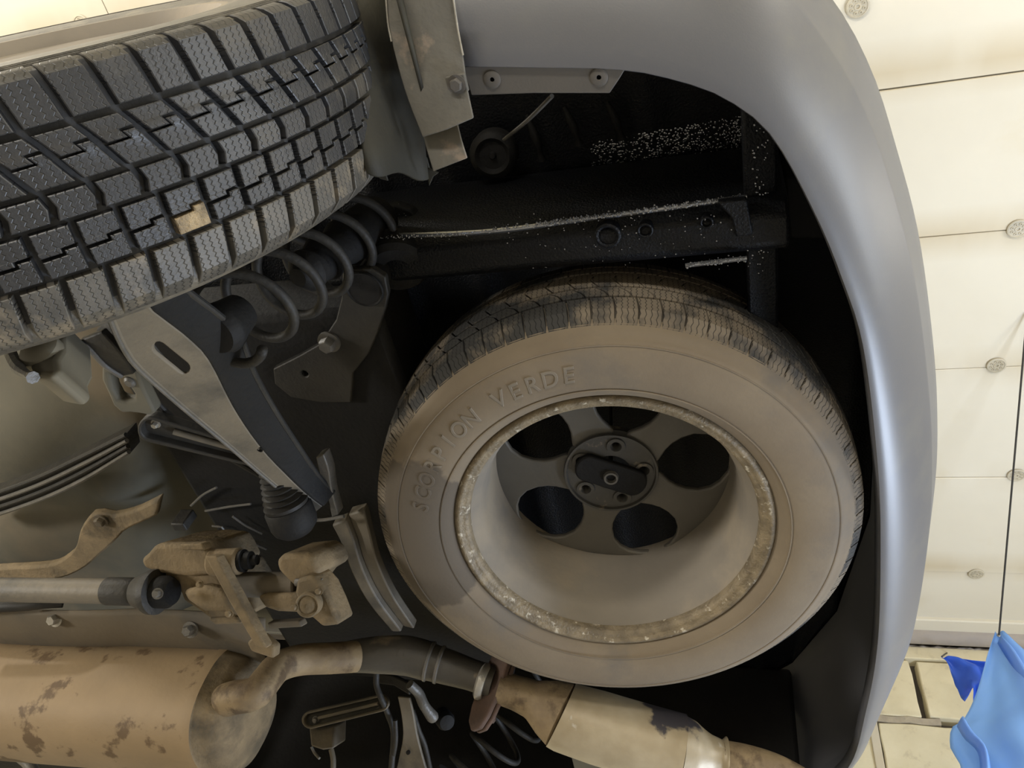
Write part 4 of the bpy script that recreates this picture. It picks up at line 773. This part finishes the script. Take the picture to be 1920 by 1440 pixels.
bm = bmesh.new(); bolt(bm, at(296, 1113, y=0.835), (0.3, -0.7, -0.6), 0.006, 0.008); mesh('flange_bolt', bm, M['steel_edge'], PS_)

# ------------------------------------------------------------------ exhaust, hung on rubbers
EXH = thing('exhaust', 'tan rust-spotted exhaust with muffler, bent pipe and tail silencer', 'exhaust', (-0.9, 1.2, 1.95))
MY = 1.15
e0, e1 = at(-160, 1300, y=MY), at(430, 1333, y=MY); ax = (e1 - e0).normalized(); up = Vector((0, 0, 1)); up = (up - ax * up.dot(ax)).normalized(); sd = ax.cross(up)
R = []
for d, k in ((0, 1), (0.3, 1), (0.6, 1), (0.97, 1), (0.975, 1.02), (1.0, 1.02), (1.003, 0.985), (1.03, 0.95), (1.05, 0.86), (1.066, 0.70), (1.075, 0.45), (1.08, 0.12)):
    c = e0.lerp(e1, 0) + (e1 - e0) * d
    R.append([c + (sd * math.copysign(abs(math.cos(t)) ** 0.85, math.cos(t)) * 0.098 + up * math.copysign(abs(math.sin(t)) ** 0.85, math.sin(t)) * 0.105) * k for t in (2 * PI * i / 48 for i in range(48))])
bm = bmesh.new(); rings(bm, R[:6]); mesh('muffler', bm, M['muffler'], EXH, sharp=35)
bm = bmesh.new(); rings(bm, R[5:]); mesh('muffler_end', bm, M['tan'], EXH, sharp=60)
pp = [at(405, 1318, y=1.10), at(440, 1308, y=1.07), at(478, 1300, y=1.06), at(500, 1275, y=1.07), at(523, 1250, y=1.09), at(565, 1237, y=1.12), at(620, 1234, y=1.15), at(668, 1231, y=1.18)]
bm = bmesh.new(); tube(bm, pp, [0.028, 0.028, 0.027, 0.026, 0.0265, 0.0275, 0.028, 0.0285], 24, 44); mesh('bent_pipe', bm, M['pipe'], EXH, sharp=60)
p2 = [at(654, 1231, y=1.188), at(700, 1228, y=1.195), at(760, 1229, y=1.21), at(805, 1240, y=1.225)]
bm = bmesh.new(); tube(bm, p2, [0.029, 0.034, 0.0365, 0.036], 26, 22); mesh('pipe_sleeve', bm, M['pipe_dark'], EXH, sharp=60)
p3 = [at(800, 1239, y=1.224), at(850, 1254, y=1.24), at(890, 1267, y=1.25), at(925, 1279, y=1.26)]
bm = bmesh.new(); tube(bm, p3, [0.0345, 0.032, 0.0285, 0.0285], 26, 20); mesh('tapered_pipe', bm, M['pipe_dark'], EXH, sharp=60)
for pq, r in ((p2[-1], 0.0375), (at(824, 1246, y=1.231), 0.0355)):
    bm = bmesh.new(); d_ = (p3[1] - p3[0]).normalized(); lathe(bm, pq, d_, [(-0.004, r - 0.003), (-0.002, r), (0.002, r), (0.004, r - 0.003)], 28); mesh('weld_bead', bm, M['steel_edge'], EXH)
fx = at(922, 1284, y=1.258); fd = (at(1000, 1310, y=1.28) - at(850, 1254, y=1.24)).normalized()
bm = bmesh.new(); lathe(bm, fx - fd * 0.022, fd, [(-0.004, 0.029), (0.0, 0.034), (0.006, 0.034), (0.012, 0.030)], 28); mesh('clamp_ring', bm, M['bright'], EXH)
fn = (fd + Vector((-0.29, 0.82, 0.49)) * 0.95).normalized(); u_ = (UP - fn * UP.dot(fn)).normalized(); v_ = fn.cross(u_); dia = []
for k in range(24):
    t = 2 * PI * k / 24; rr = 0.037 + 0.050 * max(0, abs(math.cos(t)) ** 6); dia.append(fx - fn * 0.006 + u_ * math.cos(t) * rr + v_ * math.sin(t) * rr * 0.9)
bm = bmesh.new(); prism(bm, dia, fn * 0.011); mesh('joint_flange', bm, M['rust'], EXH, bevel=0.003, label='rusty diamond-shaped flange')
bm = bmesh.new(); prism(bm, [p + fn * 0.014 for p in dia], fn * 0.009); mesh('joint_flange', bm, M['rust'], EXH, bevel=0.003)
for s_ in (1, -1):
    bm = bmesh.new(); bolt(bm, fx + fn * 0.020 - u_ * s_ * 0.056, fn, 0.008, 0.012); mesh('flange_bolt', bm, M['rust'], EXH)
p4 = [at(935, 1288, y=1.262), at(965, 1298, y=1.272), at(1000, 1312, y=1.285), at(1028, 1326, y=1.295), at(1056, 1342, y=1.305)]
bm = bmesh.new(); tube(bm, p4, [0.030, 0.0305, 0.034, 0.05, 0.060], 28, 24); mesh('inlet_cone', bm, M['pipe'], EXH, sharp=60)
p5 = [at(1052, 1340, y=1.304), at(1062, 1345, y=1.308), at(1180, 1381, y=1.345), at(1275, 1408, y=1.372)]
bm = bmesh.new(); tube(bm, p5, [0.060, 0.063, 0.063, 0.063], 36, 20); mesh('tail_silencer', bm, M['resonator'], EXH, sharp=60, label='mottled pale tail silencer')
p6 = [at(1270, 1407, y=1.37), at(1300, 1414, y=1.38), at(1330, 1419, y=1.388), at(1360, 1424, y=1.395)]
bm = bmesh.new(); tube(bm, p6, [0.062, 0.055, 0.038, 0.030], 30, 14); mesh('outlet_cone', bm, M['resonator'], EXH, sharp=60)
p7 = [at(1345, 1420, y=1.39), at(1400, 1430, y=1.40), at(1460, 1450, y=1.42), at(1530, 1490, y=1.45)]
bm = bmesh.new(); tube(bm, p7, 0.030, 24, 16); mesh('tail_pipe', bm, M['pipe'], EXH)

# ------------------------------------------------------------------ far-side suspension at the bottom of the view
FA = thing('far_control_arm', 'narrow far side suspension arm below the exhaust pipe, lower middle', 'suspension arm', at(765, 1380, y=1.6))
ya = 1.52
l_ = spline([at(745, 1306, y=1.42), at(752, 1340, y=1.45), at(755, 1380, y=1.5), at(748, 1420, y=1.55), at(736, 1470, y=1.6)], 16); r_ = spline([at(768, 1308, y=1.42), at(775, 1340, y=1.45), at(782, 1380, y=1.5), at(795, 1430, y=1.55), at(808, 1470, y=1.6)], 16)
bm = bmesh.new(); strip(bm, l_, r_, (0, 0.006, 0.006)); mesh('arm_web', bm, M['arm'], FA, bevel=0.002)
bm = bmesh.new(); tube(bm, spline([at(773, 1330, y=1.46), at(785, 1370, y=1.5), at(797, 1400, y=1.54), at(812, 1470, y=1.6)], 14), 0.006, 10); mesh('arm_flange', bm, M['steel'], FA)
bm = bmesh.new(); tube(bm, spline([at(741, 1350, y=1.46), at(742, 1390, y=1.5), at(735, 1430, y=1.55), at(730, 1470, y=1.6)], 14), 0.005, 10); mesh('arm_flange', bm, M['steel'], FA)
bm = bmesh.new(); lathe(bm, at(765, 1411, y=1.528), (0, -0.7, -0.7), [(-0.003, 0.0045), (0.001, 0.0045), (0.001, 0.003)], 12); mesh('arm_hole', bm, M['black_flat'], FA)
UB = thing('far_mount_bracket', 'dark bent bracket and stay rod directly below the exhaust sleeve', 'bracket', at(730, 1290, y=1.42))
bm = bmesh.new(); tube(bm, [at(706, 1262, y=1.38), at(706, 1285, y=1.4), at(715, 1310, y=1.42), at(728, 1340, y=1.46), at(738, 1375, y=1.5), at(734, 1440, y=1.55)], 0.0065, 10, 22); mesh('bracket_leg', bm, M['steel'], UB)
bm = bmesh.new(); strip(bm, [at(704, 1262, y=1.40), at(735, 1266, y=1.40), at(765, 1280, y=1.40)], [at(708, 1282, y=1.41), at(738, 1286, y=1.41), at(768, 1304, y=1.41)], (0, 0.01, 0.01)); mesh('bracket_top', bm, M['steel'], UB, bevel=0.003)
bm = bmesh.new(); tube(bm, [at(768, 1283, y=1.39), at(785, 1300, y=1.42), at(795, 1322, y=1.44), at(814, 1348, y=1.48)], [0.010, 0.011, 0.011, 0.014], 12, 16); mesh('stay_rod', bm, M['steel_edge'], UB)
bm = bmesh.new(); lathe(bm, at(836, 1352, y=1.5), (0.5, -0.4, -0.5), [(-0.03, 0.02), (0, 0.02), (0.01, 0.016), (0.012, 0.006)], 20); mesh('bushing', bm, M['black_flat'], UB)
# far toe link
def on_y(p, y0, y1, a, b): t = (Vector(p) - Vector(a)).dot(Vector(b) - Vector(a)) / (Vector(b) - Vector(a)).length_squared; return at(*p, y=y0 + (y1 - y0) * t)
ta, tb = (582, 1350), (712, 1319); f = lambda p, e=0.0: on_y(p, 1.50, 1.44, ta, tb) + Vector((0, e, e))
FT = thing('far_toe_link', 'small dark channel-section link below the bent exhaust pipe, far side', 'suspension link', f(ta))
bm = bmesh.new(); prism(bm, [f(p) for p in stadium(ta, tb, 17, 16)], (0, 0.008, 0.008), [[f(p) for p in stadium(ta, tb, 12, 11)]]); mesh('link_rim', bm, M['arm'], FT, bevel=0.002)
bm = bmesh.new(); prism(bm, [f(p, 0.006) for p in stadium(ta, tb, 12.5, 12)], (0, 0.003, 0.003)); mesh('link_web', bm, M['steel'], FT)
bm = bmesh.new(); tube(bm, [f((596, 1347), 0.003), f((708, 1320), 0.003)], 0.004, 8, 3); mesh('link_ridge', bm, M['arm'], FT)
bm = bmesh.new(); bolt(bm, f((590, 1351), 0.004), (0, -0.7, -0.7), 0.006, 0.006); mesh('link_bolt', bm, M['steel_edge'], FT)
FK = thing('far_knuckle', 'small dirty knuckle block under the far channel link', 'knuckle', at(605, 1390, y=1.56))
bm = bmesh.new(); prism(bm, [at(*p, y=1.53) for p in ((578, 1362), (600, 1366), (628, 1360), (626, 1404), (604, 1407), (582, 1400))], (0, 0.04, 0.04)); mesh('knuckle_body', bm, M['arm'], FK, bevel=0.005)
bm = bmesh.new(); tube(bm, [at(621, 1405, y=1.55), at(625, 1425, y=1.56), at(624, 1460, y=1.58)], 0.006, 10, 8); mesh('knuckle_stem', bm, M['arm'], FK)
bm = bmesh.new(); tube(bm, [at(584, 1400, y=1.54), at(590, 1412, y=1.55), at(599, 1422, y=1.55)], 0.003, 8, 6); mesh('knuckle_clip', bm, M['steel_edge'], FK)
FS = thing('far_coil_spring', 'dark far side coil spring under the tail silencer', 'spring', at(900, 1430, y=1.62))
bm = bmesh.new(); P = []; c0 = at(860, 1475, y=1.66); c1 = at(985, 1340, y=1.60)
c1 = c0 + (c1 - c0).normalized() * 0.30; axs = (c1 - c0).normalized(); uu = axs.orthogonal().normalized(); vv = axs.cross(uu)
for i in range(220): t = i / 219; a_ = t * 2 * PI * 4.6; P.append(c0.lerp(c1, t) + (uu * math.cos(a_) + vv * math.sin(a_)) * 0.056)
tube(bm, P, 0.0062, 10); mesh('coil', bm, M['spring'], FS, sharp=180)
bm = bmesh.new(); lathe(bm, c0, axs, [(-0.02, 0.062), (0.0, 0.062), (0.004, 0.03)], 26); mesh('spring_seat', bm, M['steel'], FS)
bm = bmesh.new(); prism(bm, [at(*p, y=1.62) for p in ((1066, 1398), (1100, 1408), (1142, 1420), (1145, 1470), (1085, 1470))], (0, 0.01, 0.0)); o = mesh('pale_plate', bm, M['white']); tag(o, 'off-white plate showing just below the tail silencer', 'plate')
# far-side inner panel and closing darkness of the wheelhouse
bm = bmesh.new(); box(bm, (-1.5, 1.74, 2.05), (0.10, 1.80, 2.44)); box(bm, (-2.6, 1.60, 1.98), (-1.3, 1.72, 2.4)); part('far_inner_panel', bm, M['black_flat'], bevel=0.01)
bm = bmesh.new(); tube(bm, [at(-60, 1420, y=1.4), at(20, 1412, y=1.4), at(60, 1440, y=1.4), at(70, 1480, y=1.4)], 0.012, 12, 12); o = mesh('far_cable', bm, M['steel_edge']); tag(o, 'grey cable under the muffler at the bottom left corner', 'cable')
